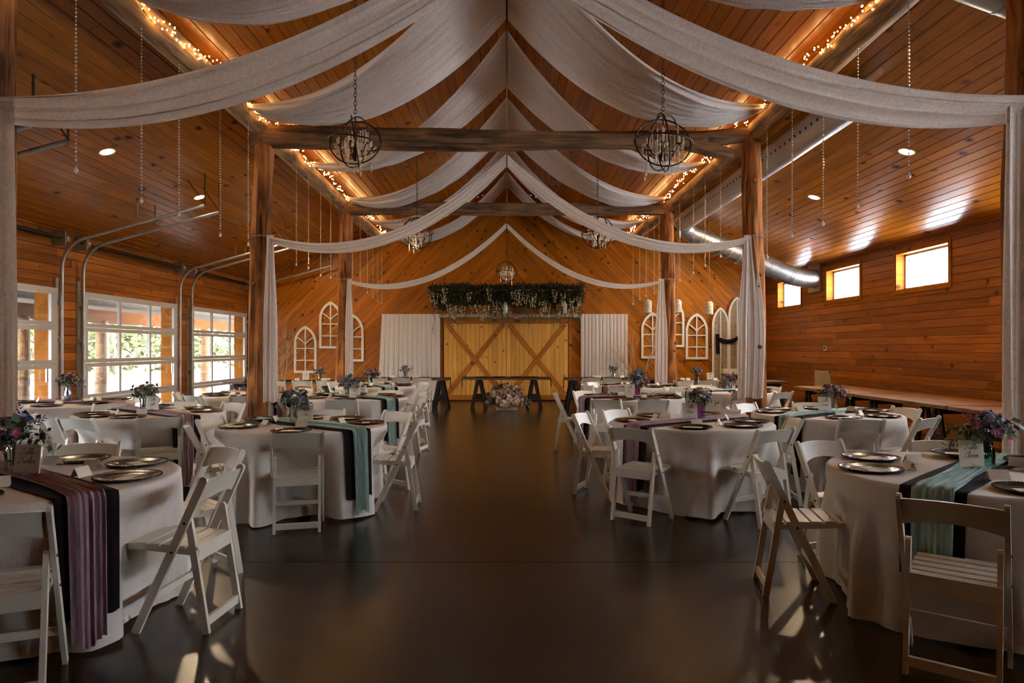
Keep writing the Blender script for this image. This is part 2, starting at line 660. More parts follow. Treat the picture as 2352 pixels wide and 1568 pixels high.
q2 = math.sqrt(.5)
for side in (-1, 1):
    region = [(0.002, .0), (XW, .0), (XW, roof(XW)), (0.002, RIDGE)]
    k = 0
    while k * .145 < 7.7:
        a, b = k * .145, (k + 1) * .145 - .003
        poly = clip(clip(region, q2, q2, b, True), q2, q2, a, False)
        k += 1
        if len(poly) < 3:
            continue
        ts = [(p[0] - p[1]) * q2 for p in poly]
        t0, t1 = min(ts), max(ts)
        cuts = [t0 - 1, t1 + 1]
        if t1 - t0 > 3.6:
            cuts.insert(1, R.uniform(t0 + .8, t1 - .8))
        for c0, c1 in zip(cuts, cuts[1:]):
            pc = clip(clip(poly, q2, -q2, c1 - .002, True), q2, -q2, c0, False)
            if len(pc) < 3:
                continue
            cx_, cz_ = sum(p[0] for p in pc) / len(pc), sum(p[1] for p in pc) / len(pc)
            # local x along the board
            ux, uz = (q2, -q2)
            loc = [((p[0] - cx_) * ux + (p[1] - cz_) * uz, (p[0] - cx_) * -uz + (p[1] - cz_) * ux) for p in pc]
            mm = MB().prism(loc, 0, .02 + R.uniform(0, .002), 'z')
            o = mm.obj('plank', M['backp'], wb)
            x = Vector((side * q2, 0, -q2))
            z = Vector((0, -1, 0))
            y = Vector((side * q2, 0, q2))
            mt = Matrix((x, y, z)).transposed().to_4x4()
            mt.translation = (side * cx_, YB + .022, cz_)
            o.matrix_local = mt

m = MB()
for xa, xb in ((-XW - .2, XW + .2),):
    m.prism([(xa, 0), (xb, 0), (xb, 3.1), (xa, 3.1)], YF - .25, YF, 'y')
m.prism([(-XW - .2, 3.1), (XW + .2, 3.1), (XW + .2, roof(XW + .2)), (0, RIDGE), (-XW - .2, roof(XW + .2))], YF - .25, YF, 'y')
struct('wall_front', m, M['wallp'], 'plain boarded end wall behind the viewer')

# high windows
for i, (a, b) in enumerate(WINS):
    w = link('window_%d' % (i + 1), None)
    tag(w, 'small high window, number %d along the boarded side wall from the near end' % (i + 1), None, None, 'structure')
    m = MB()
    x0, x1 = XW - .012, XW + .24
    m.box(x0, x1, a, a + .025, WZ0, WZ1); m.box(x0, x1, b - .025, b, WZ0, WZ1)
    m.box(x0, x1, a, b, WZ0, WZ0 + .025); m.box(x0, x1, a, b, WZ1 - .025, WZ1)
    m.obj('casing', M['jamb'], w)
    m = MB()
    for y0, y1, z0, z1 in ((a - .06, a + .005, WZ0 - .06, WZ1 + .06), (b - .005, b + .06, WZ0 - .06, WZ1 + .06), (a, b, WZ0 - .06, WZ0 + .004), (a, b, WZ1 - .004, WZ1 + .06)):
        m.box(XW - .016, XW - .001, y0, y1, z0, z1)
    m.obj('trim_board', M['jamb'], w)
    m = MB()
    xs0, xs1 = XW + .15, XW + .2
    fa, fb, f0, f1 = a + .025, b - .025, WZ0 + .025, WZ1 - .025
    m.box(xs0, xs1, fa, fa + .035, f0, f1); m.box(xs0, xs1, fb - .035, fb, f0, f1)
    m.box(xs0, xs1, fa, fb, f0, f0 + .035); m.box(xs0, xs1, fa, fb, f1 - .035, f1)
    m.obj('sash', M['alu'], w)
    MB().box(xs0 + .02, xs0 + .026, fa + .03, fb - .03, f0 + .03, f1 - .03).obj('pane', M['glass'], w)
    for z in (f0 + .11, f1 - .11):
        MB().box(xs0 + .008, xs0 + .02, fa + .03, fb - .03, z - .005, z + .005).obj('glazing_bar', M['darksteel'], w)

# sectional garage doors with their tracks
def track_pts(y):
    pts = [(-XW + .10, y, .02), (-XW + .10, y, 2.75)]
    for k in range(1, 9):
        a = k / 8 * (PI / 2 - .27)
        r = .5
        pts.append((-XW + .10 + r * (1 - math.cos(a)), y, 2.75 + r * math.sin(a)))
    x, _, z = pts[-1]
    pts.append((-4.82, y, z + (-4.82 - x) * .27))
    return pts

for i, (a, b) in enumerate(DOORS):
    d = link('door_%d' % (i + 1), None)
    tag(d, 'glazed sectional garage door, number %d along the side wall from the near end' % (i + 1), None, None, 'structure')
    h = 2.42 / 4
    x0, x1 = -XW + .012, -XW + .06
    for k in range(4):
        z0, z1 = .015 + k * h, .015 + (k + 1) * h - .006
        m = MB()
        m.box(x0, x1, a - .06, b + .06, z0, z0 + .065)
        m.box(x0, x1, a - .06, b + .06, z1 - (.10 if k == 3 else .065), z1)
        ys = [a + .02, lerp(a, b, 1 / 3), lerp(a, b, 2 / 3), b - .02]
        for j, y in enumerate(ys):
            hw = .075 if j in (0, 3) else .032
            m.box(x0 + .002, x1 - .002, y - hw, y + hw, z0, z1)
        s = m.obj('door_section', M['alu'], d)
        for j in range(3):
            MB().box(x0 + .02, x0 + .026, ys[j], ys[j + 1], z0 + .05, z1 - .05).obj('pane', M['glass'], s)
    for y in (a - .1, b + .1):
        pts = track_pts(y)
        t = MB().tube(pts, .026, 8).obj('track', M['steelpaint'], d, smooth=60)
        e = pts[-1]
        m = MB()
        m.bar((e[0], e[1], e[2] - .03), (e[0], e[1], roof(e[0]) + .01), .035, .006, (1, 0, 0))
        m.bar((e[0], e[1] + .012, e[2] + .01), (e[0] - .28, e[1] + .012, roof(e[0] - .28) + .01), .035, .006, (1, 0, 0))
        m.bar((-5.9, e[1], 3.27 + (1.02) * .25), (-5.9, e[1], roof(5.9) + .01), .03, .006, (1, 0, 0))
        m.obj('hanger', M['darksteel'], t)
        m = MB()
        for z in (.4, 1.0, 1.6, 2.2):
            m.box(-XW, -XW + .09, y - .03, y + .03, z - .03, z + .03)
        m.box(-XW, -XW + .02, y - .035, y + .035, 0.0, 2.6)
        m.obj('track_bracket', M['steelpaint'], t)
    m = MB()
    m.tube([(-XW + .13, a - .2, 3.22), (-XW + .13, b + .2, 3.22)], .016, 8)
    m.tube([(-XW + .13, a + .25, 3.22), (-XW + .13, b - .25, 3.22)], .036, 10)
    sh = m.obj('spring_shaft', M['darksteel'], d, smooth=50)
    for y in (a - .1, b + .1):
        m = MB()
        m.tube([(-XW + .13, y - .04, 3.22), (-XW + .13, y + .04, 3.22)], .075, 14)
        m.box(-XW + .0, -XW + .2, y - .075, y - .06, 3.1, 3.34)
        m.obj('cable_drum', M['steel'], sh, smooth=40)
    MB().bar((-XW + .09, b - .25, .95), (-XW + .09, b - .25, 1.18), .03, .02, (1, 0, 0)).obj('lift_handle', M['steel'], d)
    # pine lining of the opening
    m = MB()
    m.box(-XW - .26, -XW + .004, a - .002, a + .022, 0, DH)
    m.box(-XW - .26, -XW + .004, b - .022, b + .002, 0, DH)
    m.box(-XW - .26, -XW + .004, a, b, DH - .022, DH + .002)
    struct('trim_%d' % (i + 1), m, M['jamb'], 'pine lining of garage door opening number %d from the near end' % (i + 1))

# sliding barn doors in the middle of the gable wall
SB = F / YB
def wx(px): return (px - PX) / SB
def wz(py): return EYE - (py - PY) / SB
for i, (xa, xb) in enumerate(((wx(1020), wx(1163)), (wx(1163.5), wx(1304)))):
    d = link('door_%d' % (i + 5), None)
    tag(d, 'sliding plank barn door with cross braces, leaf nearer the ' + ('garage doors' if i == 0 else 'high windows'), None, None, 'structure')
    zt, zb = wz(731), .03
    y0 = YB - .075
    n = 14
    w = (xb - xa) / n
    for k in range(n):
        board(d, (xa + (k + .5) * w, y0 + .02, (zt + zb) / 2), (0, 0, 1), (0, -1, 0), zt - zb, w - .004, M['doorp'], .03)
    for z in (zt - .075, zb + .07):
        board(d, ((xa + xb) / 2, y0, z), (1, 0, 0), (0, -1, 0), xb - xa, .14, M['brace'], .022, 'rail')
    za, zc = zb + .15, zt - .16
    for s_ in (1, -1):
        p, q = Vector((xa + .08, y0 - (.003 if s_ > 0 else 0), za)), Vector((xb - .08, y0 - (.003 if s_ > 0 else 0), zc))
        if s_ < 0:
            p.z, q.z = q.z, p.z
        v = q - p
        board(d, (p + q) / 2, v, (0, -1, 0), v.length, .13, M['brace'], .022, 'brace')
m = MB().box(wx(1006), wx(1338), YB - .10, YB - .02, wz(731) + .02, wz(722))
struct('trim_5', m, M['steelpaint'], 'pale sliding rail above the barn doors')
m = MB()
for x in (wx(1013), wx(1310)):
    m.box(x - .05, x + .05, YB - .03, YB, 0, wz(731))
struct('trim_6', m, M['brace'], 'pine side casings of the barn door opening')

# ------------------------------------------------------------------ logs: posts, ties, purlins
def log(name, p0, p1, r0, r1, mat, parent=None, seed=0, n=30, rough=.12, flare=0., rings=36):
    p0, p1 = Vector(p0), Vector(p1)
    d = (p1 - p0)
    L = d.length
    d.normalize()
    side = d.cross(Vector((0, 0, 1)))
    if side.length < .3:
        side = Vector((1, 0, 0))
        side = (side - d * side.dot(d))
    side.normalize()
    up = side.cross(d)
    m = MB()
    o = len(m.v)
    for i in range(rings + 1):
        t = i / rings
        r = lerp(r0, r1, t) * (1 + flare * (1 - sstep(0, .12, t)))
        bend = Vector((noise.noise((seed * 3.1, t * 2.2, 0)), noise.noise((seed * 5.7 + 9, t * 2.2, 3)), 0)) * .022 * L / 4
        c = p0 + d * L * t + side * bend.x + up * bend.y
        for k in range(n):
            a = 2 * PI * k / n
            f = noise.noise((math.cos(a) * 1.9 + seed, math.sin(a) * 1.9, t * L * .55)) * 1.0 + noise.noise((math.cos(a) * 4 + seed, math.sin(a) * 4, t * L * 1.2 + 7)) * .6 - abs(noise.noise((math.cos(a) * 3.2 + seed * 2, math.sin(a) * 3.2, t * L * .3 + 3))) * .9 + .15
            rr = r * (1 + rough * f)
            m.v.append(tuple(c + (side * math.cos(a) + up * math.sin(a)) * rr))
    for i in range(rings):
        for k in range(n):
            k2 = (k + 1) % n
            m.f.append((o + i * n + k, o + i * n + k2, o + (i + 1) * n + k2, o + (i + 1) * n + k))
    m.f.append(tuple(o + k for k in reversed(range(n))))
    m.f.append(tuple(o + rings * n + k for k in range(n)))
    return m.obj(name, mat, parent, smooth=60)

ROWS = {0: 4.6, 1: 9.49, 2: 14.33}
POSTX = {(0, -1): (-3.49, -3.47), (0, 1): (3.52, 3.50), (1, -1): (-3.47, -3.37), (1, 1): (3.50, 3.38), (2, -1): (-3.45, -3.37), (2, 1): (3.44, 3.37)}
rown = {0: 'nearest the viewer', 1: 'in the middle of the hall', 2: 'farthest down the hall'}
for (r_, s_), (xb, xt) in POSTX.items():
    Y = ROWS[r_]
    t = thing('log_post', 'rough cedar log post on the %s side, %s' % ('garage door' if s_ < 0 else 'high window', rown[r_]), 'post', (xb, Y, 0), 0, 'cedar log posts')
    log('trunk', (0, 0, 0), (xt - xb, 0, 4.47), .145, .128, M['bark'], t, seed=r_ * 7 + s_ * 3 + 11, rough=.2, flare=.06)
    # knots and a torn strip of bark
    rr = random.Random(r_ * 10 + s_)
    for k in range(4):
        z = rr.uniform(.9, 4.0)
        a = rr.uniform(PI, 2 * PI)
        cx = lerp(0, xt - xb, z / 4.4)
        m = MB().tube([(cx + math.cos(a) * .09, math.sin(a) * .09, z), (cx + math.cos(a) * .158, math.sin(a) * .158, z + .03)], [.045, .028], 9)
        m.obj('branch_stub', M['bark'], t, smooth=50)

TIEZ = {1: (4.40, 4.33, 4.38), 2: (4.41, 4.38, 4.40)}
for r_ in (1, 2):
    Y = ROWS[r_]
    t = thing('tie_beam', 'rough cedar log crossing between the posts, ' + ('nearer one with a forked end' if r_ == 1 else 'farther one near the gable wall'), 'beam', (0, Y - .02, 4.36), 0, 'cedar tie beams')
    if r_ == 1:
        log('trunk', (-3.52, 0, .03), (2.75, 0, -.02), .15, .13, M['barkg'], t, seed=31, rough=.23, rings=48)
        log('fork_branch', (2.45, 0, -.01), (3.52, 0, .10), .12, .10, M['barkg'], t, seed=5, rough=.15, rings=14)
        log('fork_stub', (2.5, -.02, -.04), (3.12, -.05, -.24), .115, .085, M['barkg'], t, seed=6, rough=.12, rings=12)
    else:
        log('trunk', (-3.52, 0, .02), (3.52, 0, .03), .14, .125, M['barkg'], t, seed=47, rough=.24, rings=48)
        m = MB()
        for k in range(40):
            x = R.uniform(-2.3, -1.2)
            m.tube([(x, -.1, -.1), (x + R.uniform(-.05, .05), -.13, -.2 - R.uniform(0, .12))], .004, 4)
        stuff(m.obj('bark_shreds', M['barkg'], t))
for s_ in (-1, 1):
    t = thing('purlin_log', 'long peeled log carrying the roof boards on the %s side' % ('garage door' if s_ < 0 else 'high window'), 'beam', (s_ * 3.43, 0, 4.53), 0, 'purlin logs')
    log('trunk', (0, -2.9, .03), (0, YB - .01, -.04), .15, .135, M['purlin'], t, seed=60 + s_, rough=.07, rings=80, n=18)

# ------------------------------------------------------------------ recessed lights
ordn0 = ['first', 'second', 'third', 'fourth']
for s_ in (-1, 1):
    for k, Y in enumerate((9.07, 11.8, 14.5, 17.2)):
        x = s_ * 5.31
        t = thing('recessed_light', 'glowing recessed ceiling light over the %s aisle, %s from the near end' % ('garage door' if s_ < 0 else 'high window', ordn0[k]), 'ceiling light', (x, Y, roof(x)), 0, 'recessed ceiling lights')
        t.rotation_euler = (0, s_ * SA, 0)
        MB().lathe([(.075, -.004), (.1, -.007), (.105, .002), (.075, .004)], 24, cap=False).obj('trim_ring', M['alu'], t, smooth=60)
        MB().lathe([(.0001, -.003), (.078, -.003)], 24, cap=False).obj('lens', M['can'], t)

# ------------------------------------------------------------------ fabric overhead
def folds(v, u, ph, n=9):
    a, b = math.sin(PI * v * n + ph + .6 * math.sin(3 * u + ph)), math.sin(PI * v * n * 2.3 + 1.7 * ph + .5 * u)
    return 1.1 - 1.9 * (1 - abs(a)) ** 2.2 - .9 * (1 - abs(b)) ** 2.5 + .3 * math.sin(2 * PI * v * n * .45 + ph * 2.3)


bayn = ['first', 'second', 'third', 'fourth', 'fifth', 'sixth']
RIDGE_EDGE = [(4.40, 6.62), (6.98, 9.30), (9.62, 11.75), (12.2, 14.3), (14.78, 16.85), (17.30, 19.0)]
GATHER = [5.85, 8.75, 11.4, 14.05, 16.5, 18.8]
for k, ((ya, yb), yg) in enumerate(zip(RIDGE_EDGE, GATHER)):
    for s_ in (-1, 1):
        ph = R.uniform(0, 6)
        zr, zp = RIDGE - .05, 4.56
        sg = .62 + R.uniform(-.04, .04)
        def fn(u, v, ya=ya, yb=yb, yg=yg, ph=ph, s_=s_, sg=sg):
            c = v - .5
            y = lerp(lerp(ya, yb, v), yg + c * .13, u)
            x = s_ * lerp(.012, 3.33, u)
            amp = .058 * (.3 + .9 * u) * (1 - .75 * u ** 5)
            q = 4 * u * (1 - u)
            z = lerp(zr, zp, u) - sg * q * (1 + .10 * math.sin(v * 5 + ph)) + amp * folds(v, u, ph)
            if u < .02:
                z = zr
            return (x, y, z)
        m = MB().grid(fn, 36, 132)
        o = m.obj('ceiling_drape', M['drape'], smooth=180)
        tag(o, 'sheer white ceiling swag from ridge to %s purlin, %s from the near end' % ('garage-side' if s_ < 0 else 'window-side', bayn[k]), 'drape', 'ceiling swags')
# ridge wire holding the swags
m = MB().tube([(0, YF + .02, RIDGE - .03), (0, YB - .01, RIDGE - .03)], .014, 6)
tag(m.obj('ridge_wire', M['darksteel']), 'dark wire along the roof ridge holding the white swags', 'wire')

# row, z centre, width scale
POSTSW = {0: (4.43, 4.15, 3.02, .26, .36, .20), 1: (9.33, 4.03, 2.95, .15, .52, .105), 2: (14.18, 4.01, 2.85, .10, .52, .065)}
CURT = {(0, -1): (-3.33, .27, .30, .55), (0, 1): (3.39, .30, .34, .55), (1, -1): (-3.235, .10, .2, .74), (1, 1): (3.31, .14, .30, .79),
        (2, -1): (-3.275, .10, .17, .75), (2, 1): (3.21, .12, .26, .75)}
for r_, (Y, zc, ze, w, sg, hang) in POSTSW.items():
    for s_ in (-1, 1):
        ph = R.uniform(0, 6)
        xe = CURT[(r_, s_)][0]
        def fn(u, v):
            c = v - .5
            x = lerp(s_ * .01, xe, u)
            q = 4 * u * (1 - u)
            ww = w * (1 - .35 * u ** 3)
            z = lerp(zc, ze, u) - sg * q * (1 - .12 * c) + c * hang * ((1.5 - .7 * min(1, 2 * u)) if r_ else (1 - .3 * u ** 4)) + .009 * folds(v, u, ph, 3)
            y = Y - c * ww * .55 + .012 * folds(v, u, ph + 1, 3)
            return (x, y, z)
        o = MB().grid(fn, 40, 24).obj('post_swag', M['drape'], smooth=180)
        tag(o, 'white swag looping from mid hall to the %s post, %s' % ('garage-side' if s_ < 0 else 'window-side', rown[r_]), 'drape', 'swags between the posts')
        # hanging tail
        x0, wt, wb_, zb = CURT[(r_, s_)]
        def fc(u, v):
            c = v - .5
            ww = lerp(wt, wb_, sstep(0, .6, u))
            out = (.06 * math.sin(u * PI * .8) * (c + .5) * 1.2 if (r_, s_) == (1, 1) else 0)
            z = lerp(ze + .07, zb, u) + (.012 * math.sin(v * 9 + ph) if u > .97 else 0)
            return (x0 + c * ww + out * s_, Y + .016 * folds(v, u * .6, ph, 3.0) * (.5 + .5 * u), z)
        o = MB().grid(fc, 34, 44).obj('post_curtain', M['drape'], smooth=180)
        tag(o, 'white curtain tail hanging at the %s post, %s' % ('garage-side' if s_ < 0 else 'window-side', rown[r_]), 'curtain', 'curtain tails on the posts')
        xb, xt = POSTX[(r_, s_)]
        px_ = lerp(xb, xt, (ze + .06) / 4.4)
        m = MB().ring((px_, ROWS[r_], ze + .06), .158, .005, 28, 5)
        m.tube([(x0, Y, ze + .06), (px_, ROWS[r_] - .16, ze + .07)], .005, 5)
        m.obj('tie_cord', M['rope'], o)
    if True:
        m = MB().tube([(0, Y, zc + .1), (0, ROWS[r_] - .02, zc + .2), (0, ROWS[r_] - .02, RIDGE - .03)], .007, 6)
        tag(m.obj('hanging_wire', M['rope']), 'thin cord tying the white swags at mid hall, %s' % rown[r_], 'cord')

# ------------------------------------------------------------------ string lights along the purlins
oct_ = [(1, 0, 0), (-1, 0, 0), (0, 1, 0), (0, -1, 0), (0, 0, 1.3), (0, 0, -1.3)]
octf = [(0, 2, 4), (2, 1, 4), (1, 3, 4), (3, 0, 4), (2, 0, 5), (1, 2, 5), (3, 1, 5), (0, 3, 5)]
BAYS = [(2.2, 4.55), (4.65, 9.4), (9.58, 14.25), (14.42, 19.05)]
for b_, (ya, yb) in enumerate(BAYS):
    for s_ in (-1, 1):
        t = thing('string_lights', 'warm fairy lights wound along the %s purlin log, %s stretch' % ('garage-side' if s_ < 0 else 'window-side', ['nearest', 'second', 'third', 'farthest'][b_]), 'string lights', (s_ * 3.27, ya, 4.58), 0, 'fairy lights')
        mb, wire = MB(), []
        n = int((yb - ya) / .042)
        for i in range(n):
            y = i * .042
            z = .045 * math.sin(y * 2.1 + b_) + .035 * math.sin(y * 7.3 + s_)
            x = -s_ * .012 + .015 * math.sin(y * 11)
            wire.append((x, y, z - .02))
            for q in range(1):
                c = (x + R.uniform(-.03, .012) * s_, y + R.uniform(-.02, .02), z + R.uniform(-.05, .05))
                r = .0085
                mb.add([(c[0] + a * r, c[1] + b2 * r, c[2] + c2 * r) for a, b2, c2 in oct_], octf)
        stuff(mb.obj('bulbs', M['bulb'], t))
        MB().tube(wire[::3] + [wire[-1]], .004, 4).obj('wire', M['stem'], t)

# ------------------------------------------------------------------ hanging bead strands
LS = [(5.34, 2.87), (6.3, 2.84), (7.02, 2.85), (8.03, 2.81), (8.9, 2.83), (10.94, 2.82), (11.6, 2.84), (12.36, 2.80), (13.07, 2.83), (14.9, 2.95), (15.7, 2.98), (16.5, 2.83), (17.2, 2.76), (17.8, 2.72), (18.4, 2.70)]
RS = [(5.72, 2.92), (6.55, 2.84), (7.27, 2.80), (8.06, 2.81), (8.84, 2.66), (10.76, 2.93), (11.6, 2.88), (12.33, 2.84), (13.3, 2.80), (15.1, 2.92), (15.6, 2.74), (16.5, 2.74), (17.3, 2.72), (18.2, 2.66)]
def strand_mesh(L):
    th = MB().tube([(0, 0, 0), (0, 0, -L)], .0022, 4)
    bd = MB()
    z = -.08
    while z > -L + .05:
        bd.ball((0, 0, z), .0105 if z < -L * .35 else .0075, 5, 3)
        z -= .032
    dr = MB().lathe([(.0005, .035), (.008, .02), (.017, -.005), (.013, -.022), (.0005, -.032)], 8, (0, 0, -L), cap=False)
    return th, bd, dr
ordn = ['first', 'second', 'third', 'fourth', 'fifth', 'sixth', 'seventh', 'eighth', 'ninth', 'tenth', 'eleventh', 'twelfth', 'thirteenth', 'fourteenth', 'fifteenth']
for s_, lst in ((-1, LS), (1, RS)):
    for i, (y, zb) in enumerate(lst):
        zt = 4.56
        t = thing('bead_strand', 'hanging crystal bead strand below the %s purlin, %s from the near end' % ('garage-side' if s_ < 0 else 'window-side', ordn[i]), 'bead strand', (s_ * 3.37, y, zt), 0, 'hanging bead strands')
        th, bd, dr = strand_mesh(zt - zb)
        th.obj('thread', M['rope'], t)
        stuff(bd.obj('beads', M['crystal'], t))
        dr.obj('teardrop', M['crystal'], t, smooth=180)

# ------------------------------------------------------------------ orb chandeliers
def chandelier(x, y, z, r, label, seed):
    rr = random.Random(seed)
    t = thing('orb_chandelier', label, 'chandelier', (x, y, z), rr.uniform(0, 6), 'orb chandeliers')
    ztop = roof(x) - z
    m = MB()
    zz = r + .03
    k = 0
    m.tube([(0, 0, ztop - .02), (0, 0, ztop + .01)], .06, 14)
    while zz < ztop - .03:
        m.ring((0, 0, zz + .02), .016, .0035, 10, 4, Matrix.Scale(1.5, 3, (0, 0, 1)) @ Matrix.Rotation(PI / 2, 3, 'X') @ Matrix.Identity(3) if k % 2 else Matrix.Scale(1.5, 3, (0, 0, 1)) @ Matrix.Rotation(PI / 2, 3, 'Y'))
        zz += .045
        k += 1
    m.obj('chain', M['iron'], t)
    for q in range(4):
        ang = [(.1, 0), (PI / 2 - .15, .4), (PI / 2 + .35, 1.7), (PI / 2 - .3, 2.9)][q]
        Mx = Matrix.Rotation(ang[1] + rr.uniform(-.3, .3), 3, 'Z') @ Matrix.Rotation(ang[0], 3, 'X')
        MB().ring((0, 0, 0), r * (1 - .02 * q), .0085, 48, 6, Mx).obj('orb_ring', M['iron'], t, smooth=180)
    m = MB()
    m.tube([(0, 0, r), (0, 0, -r * .42)], .009, 6)
    m.lathe([(.001, -.12), (.03, -.10), (.045, -.06), (.02, -.02), (.03, .03), (.012, .07)], 10, (0, 0, -r * .3))
    n = 6
    tips = []
    for k in range(n):
        a = 2 * PI * k / n
        pts = []
        for i in range(8):
            u = i / 7
            rr_ = r * .62 * u
            pts.append((rr_ * math.cos(a), rr_ * math.sin(a), -r * .35 - .07 * math.sin(u * PI) + .05 * u))
        m.tube(pts, .006, 5)
        tips.append(pts[-1])
        m.lathe([(.001, 0), (.03, .008), (.032, .014), (.012, .016)], 8, tips[-1])
    m.obj('arm_frame', M['iron'], t, smooth=60)
    c = MB()
    for p in tips:
        c.lathe([(.009, .016), (.009, .085), (.006, .09)], 7, p)
    c.obj('candle_sleeves', M['card'], t)
    c = MB()
    for k in range(34):
        a = rr.uniform(0, 2 * PI)
        d = r * rr.uniform(.12, .7)
        zt = rr.uniform(-.42, .55) * r
        L = rr.uniform(.10, .24)
        q = 0
        while q < L:
            c.ball((d * math.cos(a), d * math.sin(a), zt - q), .0095, 5, 3)
            q += .021
        c.lathe([(.0005, .02), (.012, -.01), (.0005, -.035)], 6, (d * math.cos(a), d * math.sin(a), zt - L), cap=False)
    for p in tips:
        for k in range(10):
            a = rr.uniform(0, 2 * PI)
            c.ball((p[0] + .045 * math.cos(a), p[1] + .045 * math.sin(a), p[2] + .02 - rr.uniform(0, .05)), .012, 5, 3)
    stuff(c.obj('crystals', M['crystal'], t))
chandelier(-1.62, 7.3, 3.67, .28, 'iron orb chandelier with crystals on the garage door side, nearer one', 3)
chandelier(1.67, 7.3, 3.67, .31, 'iron orb chandelier with crystals on the high window side, nearer one', 8)
chandelier(-1.65, 12.55, 3.58, .30, 'iron orb chandelier behind the nearer tie beam, garage door side', 5)
chandelier(1.67, 12.55, 3.60, .30, 'iron orb chandelier behind the nearer tie beam, high window side', 6)
chandelier(0, 17.6, 3.45, .28, 'iron orb chandelier at mid hall in front of the greenery garland', 7)

# ------------------------------------------------------------------ ventilation ducts
def duct(name, pts, r, label, holes=None, seams=None, n=28, mat='duct'):
    t = thing(name, label, 'duct', pts[0])
    o0 = Vector(pts[0])
    loc = [Vector(p) - o0 for p in pts]
    MB().tube(loc, r, n, cap=False).obj('tube', M[mat], t, smooth=50)
    if seams:
        m = MB()
        for a, b, k in seams:
            a, b = Vector(a) - o0, Vector(b) - o0
            for i in range(k):
                p = a.lerp(b, (i + .5) / k)
                d = (b - a).normalized()
                m.tube([p - d * .008, p + d * .008], r + .006, n)
        m.obj('seam_bands', M['steel'], t)
    return t, o0
t, o0 = duct('perforated_duct', [(3.98, 7.75, 4.31), (3.98, 15.45, 4.31)], .2, 'long grey perforated air duct beside the window-side purlin')
m = MB()
for k in range(46):
    y = .25 + k * .162
    for a in (rad(195), rad(187)):
        c = Vector((math.cos(a) * .2015, y, math.sin(a) * .2015))
        tang = Vector((-math.sin(a), 0, math.cos(a)))
        nrm = Vector((math.cos(a), 0, math.sin(a)))
        if a == rad(195):
            m.add([c + tang * .018 + Vector((0, .022, 0)), c - tang * .018 + Vector((0, .022, 0)), c - tang * .018 - Vector((0, .022, 0)), c + tang * .018 - Vector((0, .022, 0))], [(0, 1, 2, 3)])
m.obj('outlet_holes', M['rubber'], t)
m = MB()
for i in range(3):
    rr0 = .2 - i * .05
m.lathe([(.2, 0), (.215, .03), (.17, .10), (.06, .12), (.001, .10)], 18, cap=False)
o = m.obj('gathered_end', M['curtain'], t, smooth=60)
o.rotation_euler = (PI / 2, 0, 0)
m = MB()
for y in (.6, 2.4, 4.2, 6.0, 7.4):
    m.tube([(0, y, .19), (0, y, roof(3.98) - 4.31)], .004, 4)
m.obj('hanger_wire', M['darksteel'], t)
ex = [Vector((3.98, 15.45, 4.2)), Vector((4.03, 15.62, 4.19)), Vector((4.2, 15.72, 4.14))]
far = [(3.98, 15.42, 4.2), (3.99, 15.56, 4.20), (4.06, 15.70, 4.175), (4.22, 15.78, 4.12), (6.45, 15.80, 3.24), (6.68, 15.82, 3.12), (6.86, 15.86, 2.98), (6.98, 15.95, 2.80)]
far = [(3.98, 15.46, 4.31), (4.02, 15.60, 4.29), (4.12, 15.72, 4.22), (4.28, 15.77, 4.12), (6.35, 15.78, 3.24), (6.62, 15.78, 3.14), (6.85, 15.80, 3.1), (7.19, 15.80, 3.08)]
t, o0 = duct('spiral_duct', far, .215, 'shiny spiral steel duct running down the roof slope to the high-window wall', None, [((4.35, 15.77, 4.04), (6.4, 15.78, 3.22), 9), ((6.5, 15.78, 3.18), (6.62, 15.78, 3.14), 2), ((6.7, 15.79, 3.12), (6.95, 15.8, 3.095), 2)], mat='steel')
MB().box(3.17, 3.212, .16, .74, -1.53, -.73).obj('wall_plate', M['steel'], t)
t, o0 = duct('spiral_duct', [(3.35, 5.43, 4.57), (7.19, 5.43, 3.19)], .2, 'grey duct end beside the post nearest the viewer, high window side', None, [((3.45, 5.43, 4.534), (7.0, 5.43, 3.258), 10)])

# lanterns on ropes
for k, (px_, py_) in enumerate(((1488, 704), (1557, 704), (1629, 708))):
    p = at(px_, py_, 15.2)
    t = thing('hanging_lantern', 'whitewashed rope-wrapped lantern jar hanging before the arched frames, %s from mid hall' % ordn[k], 'lantern', p, 0, 'hanging lanterns')
    MB().lathe([(.055, -.15), (.078, -.135), (.083, -.1), (.083, .1), (.075, .125), (.05, .14), (.05, .155)], 18).obj('body', M['lantern'], t, smooth=40)
    m = MB()
    for z in (-.125, -.1, -.03, .05, .09):
        m.ring((0, 0, z), .083 if z < .07 else .075, .007, 20, 5)
    m.obj('band', M['frame'], t)
    m = MB().ring((0, 0, .17), .05, .004, 16, 5, Matrix.Rotation(PI / 2, 3, 'X'))
    m.obj('handle', M['iron'], t)
    MB().tube([(0, 0, .21), (0, 0, roof(p.x) - p.z + .003)], .005, 5).obj('rope', M['rope'], t)

# ------------------------------------------------------------------ gable wall decorations
def arch_pts(w, h, hs, n=10, inset=0.):
    """closed pointed-arch outline: width w, total height h, springing height hs"""
    w2 = w / 2 - inset
    pts = [(-w2, inset)]
    top = h - inset * 1.25
    for i in range(n + 1):
        t = i / n
        x = -w2 * math.cos(t * PI / 2) ** 1.0
        z = hs + (top - hs) * (math.sin(t * PI / 2) * .62 + .38 * t)
        pts.append((x, z))
    for i in range(n - 1, -1, -1):
        pts.append((-pts[1 + i][0], pts[1 + i][1]))
    pts.append((w2, inset))
    return pts


